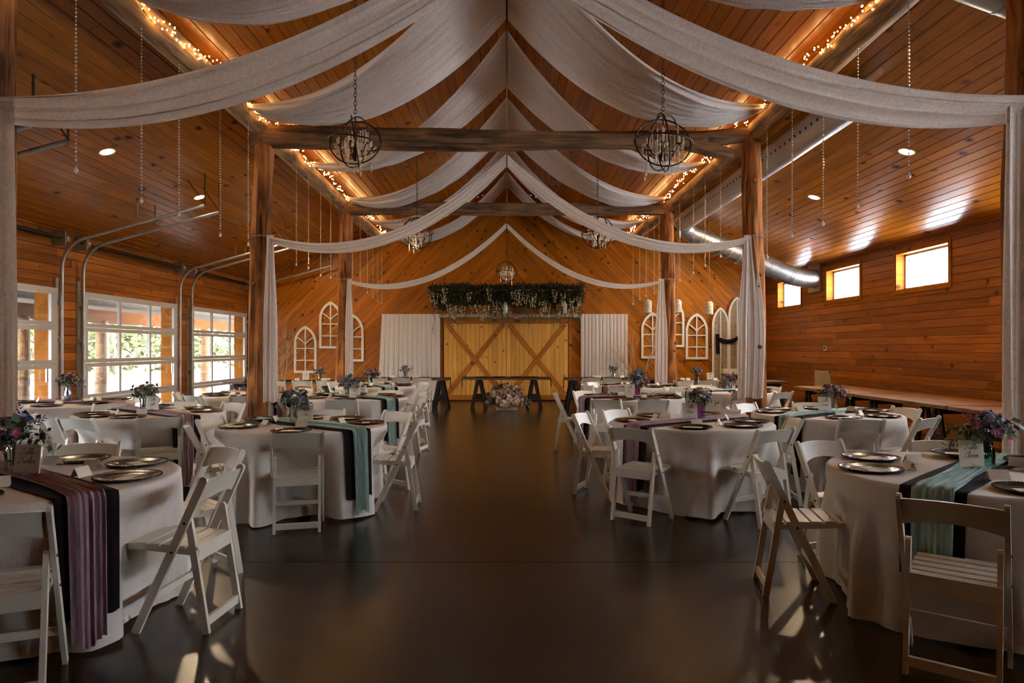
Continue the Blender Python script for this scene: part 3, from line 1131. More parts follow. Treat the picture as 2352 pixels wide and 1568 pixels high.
def arch_frame(mb, w, h, hs, bw, y0, y1):
    a, b = arch_pts(w, h, hs), arch_pts(w, h, hs, inset=bw)
    n = len(a)
    vs = [(x, y0, z) for x, z in a] + [(x, y0, z) for x, z in b] + [(x, y1, z) for x, z in a] + [(x, y1, z) for x, z in b]
    fs = []
    for i in range(n):
        j = (i + 1) % n
        fs += [(i, j, n + j, n + i), (2 * n + i, 3 * n + i, 3 * n + j, 2 * n + j), (i, 2 * n + i, 2 * n + j, j), (n + i, n + j, 3 * n + j, 3 * n + i)]
    return mb.add(vs, fs)


def arched_window(xc, zb, w, h, label):
    hs = h * .62
    t = thing('arched_window_frame', label, 'window frame', (xc, YB - .001, zb), 0, 'arched frames on the gable wall')
    arch_frame(MB(), w, h, hs, .065, -.05, -.004).obj('outer_frame', M['frame'], t)
    MB().box(-.018, .018, -.04, -.012, .06, h - .05).obj('mullion', M['frame'], t)
    for z in (.355, .69):
        MB().box(-w / 2 + .06, w / 2 - .06, -.038, -.014, z * h / 1.33 - .016, z * h / 1.33 + .016).obj('crossbar', M['frame'], t)
    for s_ in (-1, 1):
        m = MB()
        pts = []
        for i in range(8):
            u = i / 7
            pts.append((s_ * (w / 2 - .05) * u, -.026, lerp(hs * .98, hs + .2, u ** .75)))
        for a, b in zip(pts, pts[1:]):
            m.bar(a, b, .026, .034, (0, 0, 1))
        m.obj('curved_bar', M['frame'], t)

aw = [((676, 728), (748, 856), 'garage-door side, lowest of the three'), ((734, 786), (692, 800), 'garage-door side, highest and half behind the farthest post'), ((785, 836), (721, 830), 'garage-door side, nearest the white curtain'),
      ((1472, 1525), (717, 823), 'high-window side, nearest the white curtain'), ((1523, 1571), (689, 797), 'high-window side, highest of the three'), ((1574, 1625), (719, 825), 'high-window side, next to the tall board panels')]
for (xa, xb), (za, zb), lab in aw:
    arched_window((wx(xa) + wx(xb)) / 2, wz(zb), wx(xb) - wx(xa), wz(za) - wz(zb), 'cream arched window frame on the diagonal boards, ' + lab)

# tall arched panels of barn board, draped with black cloth
for i, (xa, xb, pyt) in enumerate(((1633, 1672, 706), (1671, 1711, 682))):
    w, h = wx(xb) - wx(xa), wz(pyt)
    hs = h - .52
    yb = -.03 - (.02 if i == 0 else 0)
    t = thing('arched_panel', 'tall arched board panel with pale rim by the gable wall, ' + ('shorter one' if i == 0 else 'taller one'), 'panel', ((wx(xa) + wx(xb)) / 2, YB - .02, 0), 0, 'tall arched panels')
    arch_frame(MB(), w, h, hs, .055, yb - .04, yb).obj('rim', M['frame'], t)
    poly = arch_pts(w, h, hs, inset=.04)
    n = 3
    for k in range(n):
        a, b = -w / 2 + .04 + k * (w - .08) / n, -w / 2 + .04 + (k + 1) * (w - .08) / n - .004
        pc = clip(clip(poly, 1, 0, b, True), 1, 0, a, False)
        MB().prism(pc, yb - .026, yb - .006, 'y').obj('board', M['plank'], t)
    MB().box(-.014, .014, yb - .042, yb - .02, .04, h - .1).obj('centre_strip', M['frame'], t)
m = MB()
def swag_(u, v):
    x = lerp(wx(1641), wx(1703), u)
    z = wz(772) - .32 * (1 - (2 * u - .95) ** 2) * .55 - (v - .5) * .12 + .06 * u
    return (x, YB - .135 - .03 * math.sin(v * PI), z)
m.grid(swag_, 20, 5)
def tail_(u, v):
    return (wx(1640) + (v - .0) * .1 + .02 * u, YB - .14 - .012 * math.sin(v * 9), wz(767) - u * .55)
m.grid(tail_, 12, 6)
tag(m.obj('black_scarf', M['black'], smooth=180), 'black cloth draped over the two tall arched panels', 'cloth')

# white curtains either side of the barn doors
for xa, xb, pyt, lab, fl in ((879, 1012, 723, 'garage-door side', -.08), (1333, 1440, 723, 'high-window side', .0)):
    x0, x1 = wx(xa), wx(xb)
    zt = wz(pyt)
    t = thing('wall_curtain', 'gathered white curtain hung on the gable wall, ' + lab + ' of the barn doors', 'curtain', (0, YB - .12, 0), 0, 'curtains beside the barn doors')
    ph = R.uniform(0, 6)
    def fw(u, v):
        x = lerp(x0, x1, v) + fl * (1 - v) * u * 1.6
        return (x, -.01 - .026 * folds(v, u * .4, ph, 13) * (.3 + .7 * u), lerp(zt + .02, .03, u))
    MB().grid(fw, 16, 150).obj('cloth', M['curtain'], t, smooth=180)
    m = MB().tube([(x0 - .05, .035, zt), (x1 + .05, .035, zt)], .012, 8)
    for x in (x0 - .02, x1 + .02):
        m.tube([(x, .035, zt), (x, .12, zt)], .01, 6)
    m.obj('rod', M['steelpaint'], t)

# greenery garland with wisteria above the doors
g = thing('hanging_garland', 'wide shelf of dark greenery with trailing cream wisteria above the barn doors', 'garland', (0, YB - .32, wz(690)))
gx0, gx1 = wx(992), wx(1335)
gz = wz(662) - g.location.z
m = MB()
m.box(gx0 + .05, gx1 - .05, -.12, -.08, gz - .10, gz - .06); m.box(gx0 + .05, gx1 - .05, .1, .14, gz - .10, gz - .06)
for k in range(9):
    x = lerp(gx0 + .06, gx1 - .06, k / 8)
    m.box(x - .02, x + .02, -.12, .31, gz - .12, gz - .1)
m.obj('ladder_shelf', M['brace'], g)
rr = random.Random(4)
m = MB()
def leafquad(mb, p, d, L, w, rr):
    d = Vector(d).normalized()
    s_ = d.cross(Vector((rr.uniform(-1, 1), rr.uniform(-1, 1), rr.uniform(-1, 1))))
    if s_.length < 1e-3:
        s_ = Vector((1, 0, 0))
    s_.normalize()
    p = Vector(p)
    mb.add([p, p + d * L * .5 + s_ * w / 2, p + d * L, p + d * L * .5 - s_ * w / 2], [(0, 1, 2, 3)])
for k in range(9500):
    x = rr.uniform(gx0, gx1)
    e = min(x - gx0, gx1 - x)
    thick = .16 + .12 * noise.noise((x * 2, 0, 3))
    z = gz + .10 + .06 * noise.noise((x * 4, 5, 2)) - .44 * rr.random() ** 1.2 * (1 + .7 * noise.noise((x * 2.5, 1, 2))) - abs(rr.gauss(0, .07))
    p = (x, rr.uniform(-.2, .22), z)
    leafquad(m, p, (rr.uniform(-1, 1), rr.uniform(-1, .6), rr.uniform(-1.4, .5)), rr.uniform(.07, .15), rr.uniform(.025, .05), rr)
stuff(m.obj('moss_foliage', M['moss'], g))
m = MB()
for k in range(150):
    x = rr.uniform(gx0 + .02, gx1 - .02)
    y = rr.uniform(-.18, .15)
    L = rr.choice((.35, .45, .55, .6, .7, .85)) * rr.uniform(.8, 1.15)
    if rr.random() < .06:
        L += .4
    z = gz - .15
    pts = [(x + .03 * math.sin(i * 1.3 + k), y, z - L * i / 6) for i in range(7)]
    m.tube(pts, .004, 4, cap=False)
    for i in range(int(L * 42)):
        u = rr.random()
        leafquad(m, (x + .03 * math.sin(u * 6 * 1.3 + k), y, z - L * u), (rr.uniform(-1, 1), rr.uniform(-1, 1), -rr.random()), rr.uniform(.035, .07), .014, rr)
stuff(m.obj('trailing_vines', M['leafd'], g))
for k in range(34):
    x = lerp(gx0 + .03, gx1 - .03, (k + rr.uniform(.1, .9)) / 34)
    y = rr.uniform(-.33, -.25)
    zt, L = gz - rr.choice((.05, .18, .3, .42, .5)) + rr.uniform(-.04, .04), rr.uniform(.22, .45)
    m = MB()
    for i in range(int(L * 150)):
        u = rr.random()
        rad_ = .05 * (1 - u) + .01
        a = rr.uniform(0, 2 * PI)
        p = (x + rad_ * math.cos(a), y + rad_ * math.sin(a), zt - u * L)
        leafquad(m, p, (math.cos(a), math.sin(a), -.5), .034, .03, rr)
    m.obj('wisteria_cluster', M['wist'], g)

# jars and lamps hanging from the garland
for k, px_ in enumerate((1043, 1137, 1185, 1281)):
    p = Vector((wx(px_), YB - .34, wz(737)))
    t = thing('jar_light', 'clear jar light hanging under the garland, %s from the garage-door side' % ordn[k], 'jar light', p, 0, 'jar lights')
    MB().lathe([(.03, -.075), (.042, -.07), (.045, .02), (.033, .045), (.033, .06)], 14).obj('jar', M['jar'], t, smooth=50)
    MB().lathe([(.035, .055), (.035, .08), (.01, .085)], 14).obj('lid', M['steel'], t, smooth=40)
    MB().tube([(0, 0, .08), (0, .0, wz(664) - p.z)], .004, 5).obj('cord', M['iron'], t)
for k, px_ in enumerate((1161, 1294)):
    p = Vector((wx(px_), YB - .5, wz(709)))
    t = thing('pendant_shade', 'ribbed grey metal pendant hanging in front of the greenery, ' + ('at mid hall' if k == 0 else 'toward the high windows'), 'pendant lamp', p, 0, 'ribbed pendants')
    m = MB().lathe([(.055, -.16), (.06, -.15), (.05, .1), (.035, .14), (.012, .16)], 18, cap=False)
    m.obj('shade', M['steel'], t, smooth=40)
    m = MB()
    for z in (-.15, -.11, -.06, 0, .06, .1):
        m.ring((0, 0, z), .057, .005, 18, 4)
    m.obj('rib', M['steelpaint'], t)
    MB().tube([(0, 0, .16), (0, .1, wz(668) - p.z)], .004, 5).obj('cord', M['iron'], t)

# branch trees against the gable wall
def twig_tree(loc, H, label, seed, spread=.5, mat='twig'):
    rr = random.Random(seed)
    t = thing('branch_tree', label, 'branches', loc)
    m = MB()
    def grow(p, d, L, r, lev):
        pts = [Vector(p)]
        for i in range(4):
            d = (d + Vector((rr.uniform(-.25, .25), rr.uniform(-.12, .12), rr.uniform(-.1, .15)))).normalized()
            pts.append(pts[-1] + d * L / 4)
        m.tube(pts, [r, r * .9, r * .8, r * .7, r * .6], 5)
        if lev:
            for i in range(3 if lev > 1 else 4):
                q = pts[rr.choice((2, 3, 4))]
                grow(q, (d + Vector((rr.uniform(-1, 1) * spread * 1.6, rr.uniform(-.3, .3), rr.uniform(-.2, .5)))).normalized(), L * rr.uniform(.45, .7), r * .55, lev - 1)
    for k in range(3):
        grow((rr.uniform(-.06, .06), rr.uniform(-.04, .04), 0), Vector((rr.uniform(-.18, .18), 0, 1)).normalized(), H * .5, .016, 3)
    m.obj('branches', M[mat], t)
    MB().lathe([(.1, 0), (.13, .02), (.15, .26), (.14, .27)], 16).obj('pot', M['darkwood'], t, smooth=40)
twig_tree((wx(655), YB - .45, 0), 2.6, 'pale bare branch tree standing in the corner by the garage doors', 5)
twig_tree((wx(1468), YB - .45, 0), 2.3, 'tall bare birch twigs standing between the white curtain and arched frame', 12, .3)

# wire spool table with a card box
t = thing('spool_table', 'round wooden cable-spool table before the tall arched panels', 'table', (wx(1672) - .05, YB - .75, 0))
zt_ = .80
m = MB().lathe([(.36, zt_ - .05), (.37, zt_ - .045), (.37, zt_ - .005), (.36, zt_)], 32)
m.obj('top', M['plank'], t, smooth=40)
MB().lathe([(.36, .0), (.37, .005), (.37, .045), (.36, .05)], 32).obj('base', M['plank'], t, smooth=40)
m = MB()
for k in range(14):
    a = 2 * PI * k / 14
    m.bar((.19 * math.cos(a), .19 * math.sin(a), .05), (.19 * math.cos(a), .19 * math.sin(a), zt_ - .05), .075, .02, (math.cos(a), math.sin(a), 0))
m.obj('drum_staves', M['rustic'], t)
t2 = thing('card_box', 'pale wooden box standing on the cable-spool table', 'box', (wx(1654), YB - .82, zt_ + .0005))
MB().box(-.2, .2, -.1, .1, 0, .12).obj('body', M['frame'], t2)
MB().box(-.19, .19, -.104, -.1, .03, .055).obj('front_strip', M['card'], t2)
t2 = thing('dark_box', 'dark brown keepsake box standing on the cable-spool table', 'box', (wx(1686) + .02, YB - .8, zt_ + .0005))
MB().box(-.13, .13, -.09, .09, 0, .14).obj('body', M['rustic'], t2)
MB().box(-.135, .135, -.095, .095, .14, .16).obj('lid', M['darkwood'], t2)

# wall fittings on the boarded window wall
t = thing('air_vent', 'beige slatted air return vent on the boarded wall above the bench tables', 'vent', (XW - .001, 15.55, wz(872) + .16))
zv = EYE - (871 - PY) * 15.55 / F
t.location.z = zv
m = MB()
for y0, y1, z0, z1 in ((-.38, -.34, -.19, .19), (.34, .38, -.19, .19), (-.38, .38, -.19, -.155), (-.38, .38, .155, .19)):
    m.box(-.02, 0, y0, y1, z0, z1)
m.obj('frame', M['vent'], t)
for k in range(16):
    y = -.33 + .66 * (k + .5) / 16
    MB().bar((-.010, y, -.16), (-.010, y, .16), .014, .022, (.7, .7, 0)).obj('slat', M['vent'], t)
t = thing('thermostat', 'small white thermostat on the boarded window wall', 'thermostat', (XW - .001, 15.4, EYE + .01))
MB().box(-.03, 0, -.06, .06, -.06, .06).obj('body', M['alu'], t)
MB().box(-.033, -.03, -.03, .03, -.02, .03).obj('display', M['rubber'], t)
t = thing('light_switch', 'small beige switch plate on the wall between two garage doors', 'switch', (-XW + .001, 15.0, .98))
MB().box(0, .008, -.04, .04, -.06, .06).obj('plate', M['vent'], t)
MB().box(.008, .016, -.012, .012, -.02, .02).obj('toggle', M['card'], t)
t = thing('alarm_box', 'small red alarm box beside the farthest garage door', 'alarm', (-XW + .001, 18.93, EYE - .55))
MB().box(0, .05, -.06, .06, -.08, .08).obj('body', plain('alarm_red', '#8a2018', .4), t)
MB().box(.05, .056, -.035, .035, -.03, .03).obj('cover', M['alu'], t)

# ------------------------------------------------------------------ trestle tables
def sawhorse(t, x, y0, y1, zt, spread=.17, along='y', mat='darkwood'):
    m = MB()
    if along == 'y':
        m.bar((x, y0, zt - .045), (x, y1, zt - .045), .05, .09)
        for y in (y0 + .05, y1 - .05):
            for s_ in (-1, 1):
                m.bar((x + s_ * .03, y, zt - .02), (x + s_ * spread, y, 0), .035, .075, (1, 0, 0))
            m.bar((x - spread * .62, y, zt * .40), (x + spread * .62, y, zt * .40), .025, .10)
    else:
        m.bar((y0, x, zt - .045), (y1, x, zt - .045), .05, .09)
        for y in (y0 + .05, y1 - .05):
            for s_ in (-1, 1):
                m.bar((y, x + s_ * .03, zt - .02), (y, x + s_ * spread, 0), .035, .075, (0, 1, 0))
            m.bar((y, x - spread * .62, zt * .40), (y, x + spread * .62, zt * .40), .025, .10)
    m.obj('trestle', M[mat], t)


def trestle_table(x0, x1, yc, label, group='dark trestle tables', depth=.78, zt=.76, runner=True, legs=.2):
    t = thing('trestle_table', label, 'table', ((x0 + x1) / 2, yc, 0), 0, group)
    L = x1 - x0
    nb = 4
    for k in range(nb):
        y = -depth / 2 + (k + .5) * depth / nb
        board(t, (0, y, zt), (1, 0, 0), (0, 0, 1), L, depth / nb - .005, M['rustic'], .045, 'top_board')
    for s_ in (-1, 1):
        sawhorse(t, s_ * (L / 2 - legs), -depth / 2 + .04, depth / 2 - .04, zt - .045)
    return t
trestle_table(-1.06, 1.05, 16.8, 'dark trestle table centred before the barn doors', legs=.38)
trestle_table(-3.78, -1.38, 16.45, 'dark trestle table before the white curtain, garage-door side')
trestle_table(1.40, 3.80, 16.45, 'dark trestle table before the white curtain, high-window side')
trestle_table(-6.05, -3.72, 14.95, 'dark trestle table behind the farthest post, garage-door side')
trestle_table(3.74, 6.05, 15.05, 'dark trestle table behind the farthest post, high-window side')
# black runners with hanging ends
for x0, x1, yc, lab in ((-1.06, 1.05, 16.8, 'centre'), (-3.78, -1.38, 16.45, 'garage-door side'), (1.40, 3.80, 16.45, 'high-window side')):
    path = [(x0 - .035, .52)] + [(x0 - .03, .74), (x0 - .01, .768)] + [(lerp(x0, x1, (i + .5) / 6), .766) for i in range(6)] + [(x1 + .01, .768), (x1 + .03, .74), (x1 + .035, .52)]
    def fr(u, v):
        q = u * (len(path) - 1)
        i = min(int(q), len(path) - 2)
        a, b = path[i], path[i + 1]
        return (lerp(a[0], b[0], q - i), yc - .1 + (v - .5) * .26, lerp(a[1], b[1], q - i) + .002)
    tag(MB().grid(fr, (len(path) - 1) * 2, 4).obj('black_runner', M['black']), 'black runner hanging over the ends of the %s trestle table' % lab, 'table runner', 'black runners on trestle tables')

# low bench tables along the window wall
for k, (ya, yb) in enumerate(((5.9, 8.72), (8.78, 11.08), (11.14, 13.4))):
    t = thing('bench_table', 'long plank bench table along the window wall, ' + ['nearest the viewer', 'in the middle of the row', 'farthest down the hall'][k], 'table', (6.17, (ya + yb) / 2, 0), 0, 'plank tables along the window wall')
    zt = .735
    w = 1.08 / 4
    for j in range(4):
        board(t, (-.54 + (j + .5) * w, 0, zt), (0, 1, 0), (0, 0, 1), yb - ya, w - .006, M['benchtop'], .05, 'top_board')
    for s_ in (-1, 1):
        sawhorse(t, s_ * ((yb - ya) / 2 - .35), -.46, .46, zt - .05, .2, 'x')

# ------------------------------------------------------------------ folding chair (faces local +x)
def slat_bar(a, b, w, th, round_top=False):
    """flat bar in the xz plane, thickness along y"""
    a, b = Vector(a), Vector(b)
    d = (b - a).normalized()
    n = Vector((-d.z, 0, d.x))
    P = [a - n * w / 2, a + n * w / 2]
    if round_top:
        Q = [b + n * w / 2, b + n * w * .3 + d * w * .35, b + d * w * .45, b - n * w * .3 + d * w * .35, b - n * w / 2]
    else:
        Q = [b + n * w / 2, b - n * w / 2]
    poly = [(p.x, p.z) for p in (P[:1] + P[1:] + Q)]
    return MB().prism(poly, a.y - th / 2, a.y + th / 2, 'y')


CH = .805
def make_chair():
    t = thing('folding_chair', 'chair', 'chair')
    for s_ in (-1, 1):
        slat_bar((.17, s_ * .2, 0), (-.20, s_ * .2, CH - .01), .042, .02, True).obj('front_leg', M['white'], t)
        slat_bar((-.20, s_ * .173, 0), (-.105, s_ * .173, .585), .036, .022, True).obj('rear_leg', M['white'], t)
    def bx(z):
        return .17 - .37 * z / (CH - .01)
    m = MB()
    n = 10
    for face in (0, 1):
        for i in range(n + 1):
            y = -.19 + .38 * i / n
            q = 1 - (y / .19) ** 2
            for z in (.665 + .035 * q, .70, CH - .015 + .012 * q):
                z = max(z, .665 + .035 * q)
                m.v.append((bx(z) - .028 * q - (.008 if face else -.008), y, z))
    st = 3
    off = (n + 1) * st
    for i in range(n):
        for j in range(st - 1):
            a = i * st + j
            m.f.append((a, a + 1, a + st + 1, a + st))
            m.f.append((off + a, off + a + st, off + a + st + 1, off + a + 1))
        for j in (0, st - 1):
            a, b = i * st + j, (i + 1) * st + j
            m.f.append((a, b, off + b, off + a))
    for i in (0, n):
        for j in range(st - 1):
            a = i * st + j
            m.f.append((a, off + a, off + a + 1, a + 1))
    m.obj('backrest', M['white'], t, smooth=40)
    m = MB()
    for s_ in (-1, 1):
        m.add([( -.15, s_ * .165 - .013, .40), (.225, s_ * .15 - .013, .425), (.225, s_ * .15 + .013, .425), (-.15, s_ * .165 + .013, .40),
               (-.15, s_ * .165 - .013, .43), (.225, s_ * .15 - .013, .45), (.225, s_ * .15 + .013, .45), (-.15, s_ * .165 + .013, .43)],
              [(3, 2, 1, 0), (4, 5, 6, 7), (0, 1, 5, 4), (1, 2, 6, 5), (2, 3, 7, 6), (3, 0, 4, 7)])
    m.bar((.22, -.163, .436), (.22, .163, .436), .03, .034)
    seat = m.obj('seat_frame', M['white'], t)
    for k in range(5):
        x = -.125 + k * .071
        z = .438 + (x + .15) * .053
        MB().bar((x, -.178 + .02 * (x + .15), z), (x, .178 - .02 * (x + .15), z), .058, .014).obj('slat', M['white'], seat)
    MB().bar((-.145, -.165, .405), (-.145, .165, .405), .02, .07).obj('seat_apron', M['white'], t)
    MB().bar((-.192, -.165, .058), (-.192, .165, .058), .02, .045).obj('rear_stretcher', M['white'], t)
    MB().bar((.085, -.192, .185), (.085, .192, .185), .018, .036).obj('front_stretcher', M['white'], t)
    m = MB()
    for s_ in (-1, 1):
        for x, z in ((-.03, .425), (-.1, .575)):
            m.tube([(x, s_ * .208, z), (x, s_ * .214, z)], .007, 8)
    m.obj('bolt', M['iron'], t)
    return t


CHAIR0 = make_chair()
CH_USED = []
def place_chair(x, y, face, label, group='white folding chairs', z=0):
    c = CHAIR0 if not CH_USED else copy_tree(CHAIR0)
    CH_USED.append(1)
    c.location = (x, y, z)
    c.rotation_euler = (0, 0, face)
    c['label'], c['group'] = label, group
    return c


# ------------------------------------------------------------------ calligraphy for the table cards
GL = {
 'T': (.72, [[(-.08, .70), (0, .92), (.3, .95), (.65, .90), (.95, 1.02)], [(.5, .92), (.42, .5), (.3, .1), (.1, -.06), (-.1, .02), (-.05, .2)]]),
 'E': (.66, [[(.62, .86), (.45, 1.0), (.22, .88), (.28, .62), (.48, .55)], [(.48, .55), (.18, .5), (.02, .22), (.2, 0), (.5, .06), (.66, .25)]]),
 'N': (.85, [[(-.12, .12), (.0, 0), (.2, .6), (.34, 1.0)], [(.34, 1.0), (.42, .5), (.5, .05)], [(.5, .05), (.66, .8), (.86, 1.04)]]),
 'S': (.6, [[(.58, .82), (.45, 1.0), (.22, .88), (.27, .6), (.45, .38), (.38, .08), (.12, 0), (-.05, .2)]]),
 'a': (.5, [[(.36, .36), (.22, .45), (.06, .28), (.08, .05), (.2, .02), (.34, .2), (.38, .42), (.33, .12), (.4, 0), (.52, .12)]]),
 'b': (.42, [[(0, .12), (.14, .5), (.26, .95), (.18, 1.0), (.1, .6), (.08, .1), (.2, 0), (.34, .12), (.34, .36), (.22, .3), (.42, .3)]]),
 'l': (.28, [[(0, .12), (.16, .55), (.24, .95), (.15, 1.0), (.08, .6), (.06, .1), (.16, 0), (.28, .12)]]),
 'e': (.36, [[(0, .16), (.2, .22), (.3, .38), (.18, .46), (.06, .3), (.08, .05), (.2, 0), (.36, .12)]]),
 'w': (.6, [[(0, .3), (.08, .44), (.08, .1), (.16, 0), (.28, .2), (.3, .42), (.3, .08), (.4, 0), (.5, .2), (.52, .44), (.62, .36)]]),
 'v': (.4, [[(0, .3), (.08, .44), (.1, .1), (.18, 0), (.32, .25), (.32, .44), (.42, .36)]]),
 'n': (.44, [[(0, .3), (.08, .44), (.04, 0)], [(.05, .2), (.2, .44), (.28, .38), (.26, .06), (.34, 0), (.44, .12)]]),
 'i': (.24, [[(0, .2), (.08, .44), (.06, .06), (.14, 0), (.24, .12)], [(.13, .6), (.15, .66)]]),
 'g': (.42, [[(.34, .36), (.2, .45), (.05, .28), (.1, .06), (.24, .1), (.36, .42), (.28, -.3), (.12, -.42), (.06, -.25), (.42, .12)]]),
 'h': (.42, [[(0, .12), (.16, .55), (.24, .95), (.15, 1.0), (.08, .5), (.04, 0)], [(.05, .2), (.18, .44), (.27, .36), (.25, .06), (.32, 0), (.42, .12)]]),
 't': (.28, [[(0, .2), (.14, .7), (.08, .1), (.16, 0), (.28, .12)], [(0, .5), (.24, .52)]]),
 '~': (1.6, [[(0, .1), (.1, .5), (.2, .1), (.35, .35), (.45, .05), (.6, .4), (.7, .05), (.85, .35), (1.0, .05), (1.2, .3), (1.5, .15)]]),
 '_': (1.0, [[(0, .1), (.3, .25), (.5, .05), (.7, -.12), (1.0, .08)]]),
}
def catmull(p, n=5):
    out = []
    for i in range(len(p) - 1):
        a, b, c, d = p[max(i - 1, 0)], p[i], p[i + 1], p[min(i + 2, len(p) - 1)]
        for k in range(n):
            t = k / n
            out.append(tuple(.5 * (2 * b[q] + (c[q] - a[q]) * t + (2 * a[q] - 5 * b[q] + 4 * c[q] - d[q]) * t * t + (3 * b[q] - a[q] - 3 * c[q] + d[q]) * t ** 3) for q in (0, 1)))
    out.append(p[-1])
    return out


def write(mb, text, xc, z, size, y, wid):
    wtot = sum(GL[c][0] for c in text) * size
    x = xc - wtot / 2
    for ch in text:
        adv, strokes = GL[ch]
        for st in strokes:
            pts = [(x + (p[0] + .28 * p[1]) * size - .1 * size, z + p[1] * size) for p in catmull(st)]
            o = len(mb.v)
            for i, p in enumerate(pts):
                a, b = pts[max(i - 1, 0)], pts[min(i + 1, len(pts) - 1)]
                dx, dz = b[0] - a[0], b[1] - a[1]
                L = math.hypot(dx, dz) or 1
                w = wid * (.45 + .75 * abs(dz) / L)
                mb.v += [(p[0] - dz / L * w, y, p[1] + dx / L * w), (p[0] + dz / L * w, y, p[1] - dx / L * w)]
            for i in range(len(pts) - 1):
                a = o + 2 * i
                mb.f.append((a, a + 1, a + 3, a + 2))
        x += adv * size


def table_card(x, y, z, word, where, rot=0., label=None):
    txt = 'Table ' + word if word else None
    t = thing('table_number_card', label or ('cream card with calligraphy reading %s, standing by the vase' % txt), 'card', (x, y, z), rot, 'table number cards')
    b = MB().prism([(-.074, .012), (.074, .012), (.074, .165), (-.074, .165)], -.0025, .0025, 'y').obj('board', M['card'], t)
    b.rotation_euler = (-.10, 0, 0)
    m = MB()
    write(m, 'Table', 0, .113, .034, -.0034, .0013)
    write(m, word or '~', 0, .065, .036, -.0034, .0013)
    write(m, '_', 0, .026, .03, -.0034, .0011)
    m.obj('lettering', M['ink'], b)
    MB().bar((0, .035, .003), (0, -.03, .003), .07, .006).obj('clear_stand', M['jar'], t)
    m = MB().bar((0, -.004, .0), (0, -.004, .018), .06, .014)
    m.obj('stand_foot', M['jar'], t)
    return t


# ------------------------------------------------------------------ flowers
FM = {}
def flower_mesh(kind, hexc):
    key = (kind, hexc)
    if key in FM:
        return FM[key]
    rr = random.Random(hash(kind) % 1000 if False else sum(map(ord, kind + hexc)))
    m = MB()
    if kind == 'rose':
        for ring_, (n, r, op, h) in enumerate(((3, .012, .25, .030), (5, .022, .55, .032), (6, .034, 1.0, .026))):
            for k in range(n):
                a0 = 2 * PI * k / n + ring_ * .5
                def fp(u, v):
                    a = a0 + (v - .5) * 2 * PI / n * 1.35
                    rr_ = r * (.35 + .65 * math.sin(min(1, u * 1.1) * PI / 2)) * (1 + .25 * op * u * u)
                    zz = h * (u - .22 * op * u * u * (1 + abs(v - .5)))
                    return (rr_ * math.cos(a), rr_ * math.sin(a), zz)
                m.grid(fp, 3, 3)
    elif kind == 'hydrangea':
        for k in range(34):
            z = rr.uniform(-.2, 1)
            a = rr.uniform(0, 2 * PI)
            s_ = math.sqrt(max(0, 1 - z * z))
            n = Vector((s_ * math.cos(a), s_ * math.sin(a), z))
            p = n * .05
            t1 = n.orthogonal().normalized()
            t2 = n.cross(t1)
            for q in range(4):
                b = PI / 2 * q + a
                d = t1 * math.cos(b) + t2 * math.sin(b)
                e = t1 * -math.sin(b) + t2 * math.cos(b)
                m.add([p, p + d * .010 + e * .007 + n * .002, p + d * .018, p + d * .010 - e * .007 + n * .002], [(0, 1, 2, 3)])
    elif kind == 'lily':
        for k in range(7):
            a = 2 * PI * k / 7
            d = Vector((math.cos(a), math.sin(a), .45))
            e = Vector((-math.sin(a), math.cos(a), 0))
            m.add([(0, 0, 0), d * .025 + e * .011, d * .052 + Vector((0, 0, -.008)), d * .025 - e * .011], [(0, 1, 2, 3)])
        for k in range(5):
            a = 2 * PI * k / 5
            m.tube([(0, 0, 0), (.008 * math.cos(a), .008 * math.sin(a), .03)], .0016, 4)
    elif kind == 'spike':
        for k in range(30):
            u = k / 30
            a = k * 2.4
            p = Vector((.014 * (1 - u * .7) * math.cos(a), .014 * (1 - u * .7) * math.sin(a), u * .10))
            d = Vector((math.cos(a), math.sin(a), .6))
            e = Vector((-math.sin(a), math.cos(a), 0))
            m.add([p, p + d * .010 + e * .008, p + d * .019, p + d * .010 - e * .008], [(0, 1, 2, 3)])
    me = m.mesh(kind, petal_mat(hexc), 180 if kind == 'rose' else None)
    FM[key] = me
    return me


SPM = {}
def sprig_mesh(kind, mat):
    key = (kind, mat)
    if key in SPM:
        return SPM[key]
    m = MB()
    L = .17
    pts = [(0.012 * math.sin(i * .9), .01 * math.sin(i * .6), L * i / 6) for i in range(7)]
    m.tube(pts, [.0022, .002, .002, .0018, .0015, .0012, .001], 4)
    n = 11 if kind == 0 else 7
    for k in range(n):
        u = .25 + .75 * k / (n - 1)
        a = k * 2.4
        p = Vector(pts[min(6, int(u * 6))])
        p.z = u * L
        d = Vector((math.cos(a), math.sin(a), .55)).normalized()
        e = Vector((-math.sin(a), math.cos(a), 0))
        l_, w = (.04, .012) if kind == 0 else (.05, .022)
        m.add([p, p + d * l_ * .45 + e * w, p + d * l_, p + d * l_ * .45 - e * w], [(0, 1, 2, 3)])
    SPM[key] = m.mesh('sprig', M[mat])
    return SPM[key]


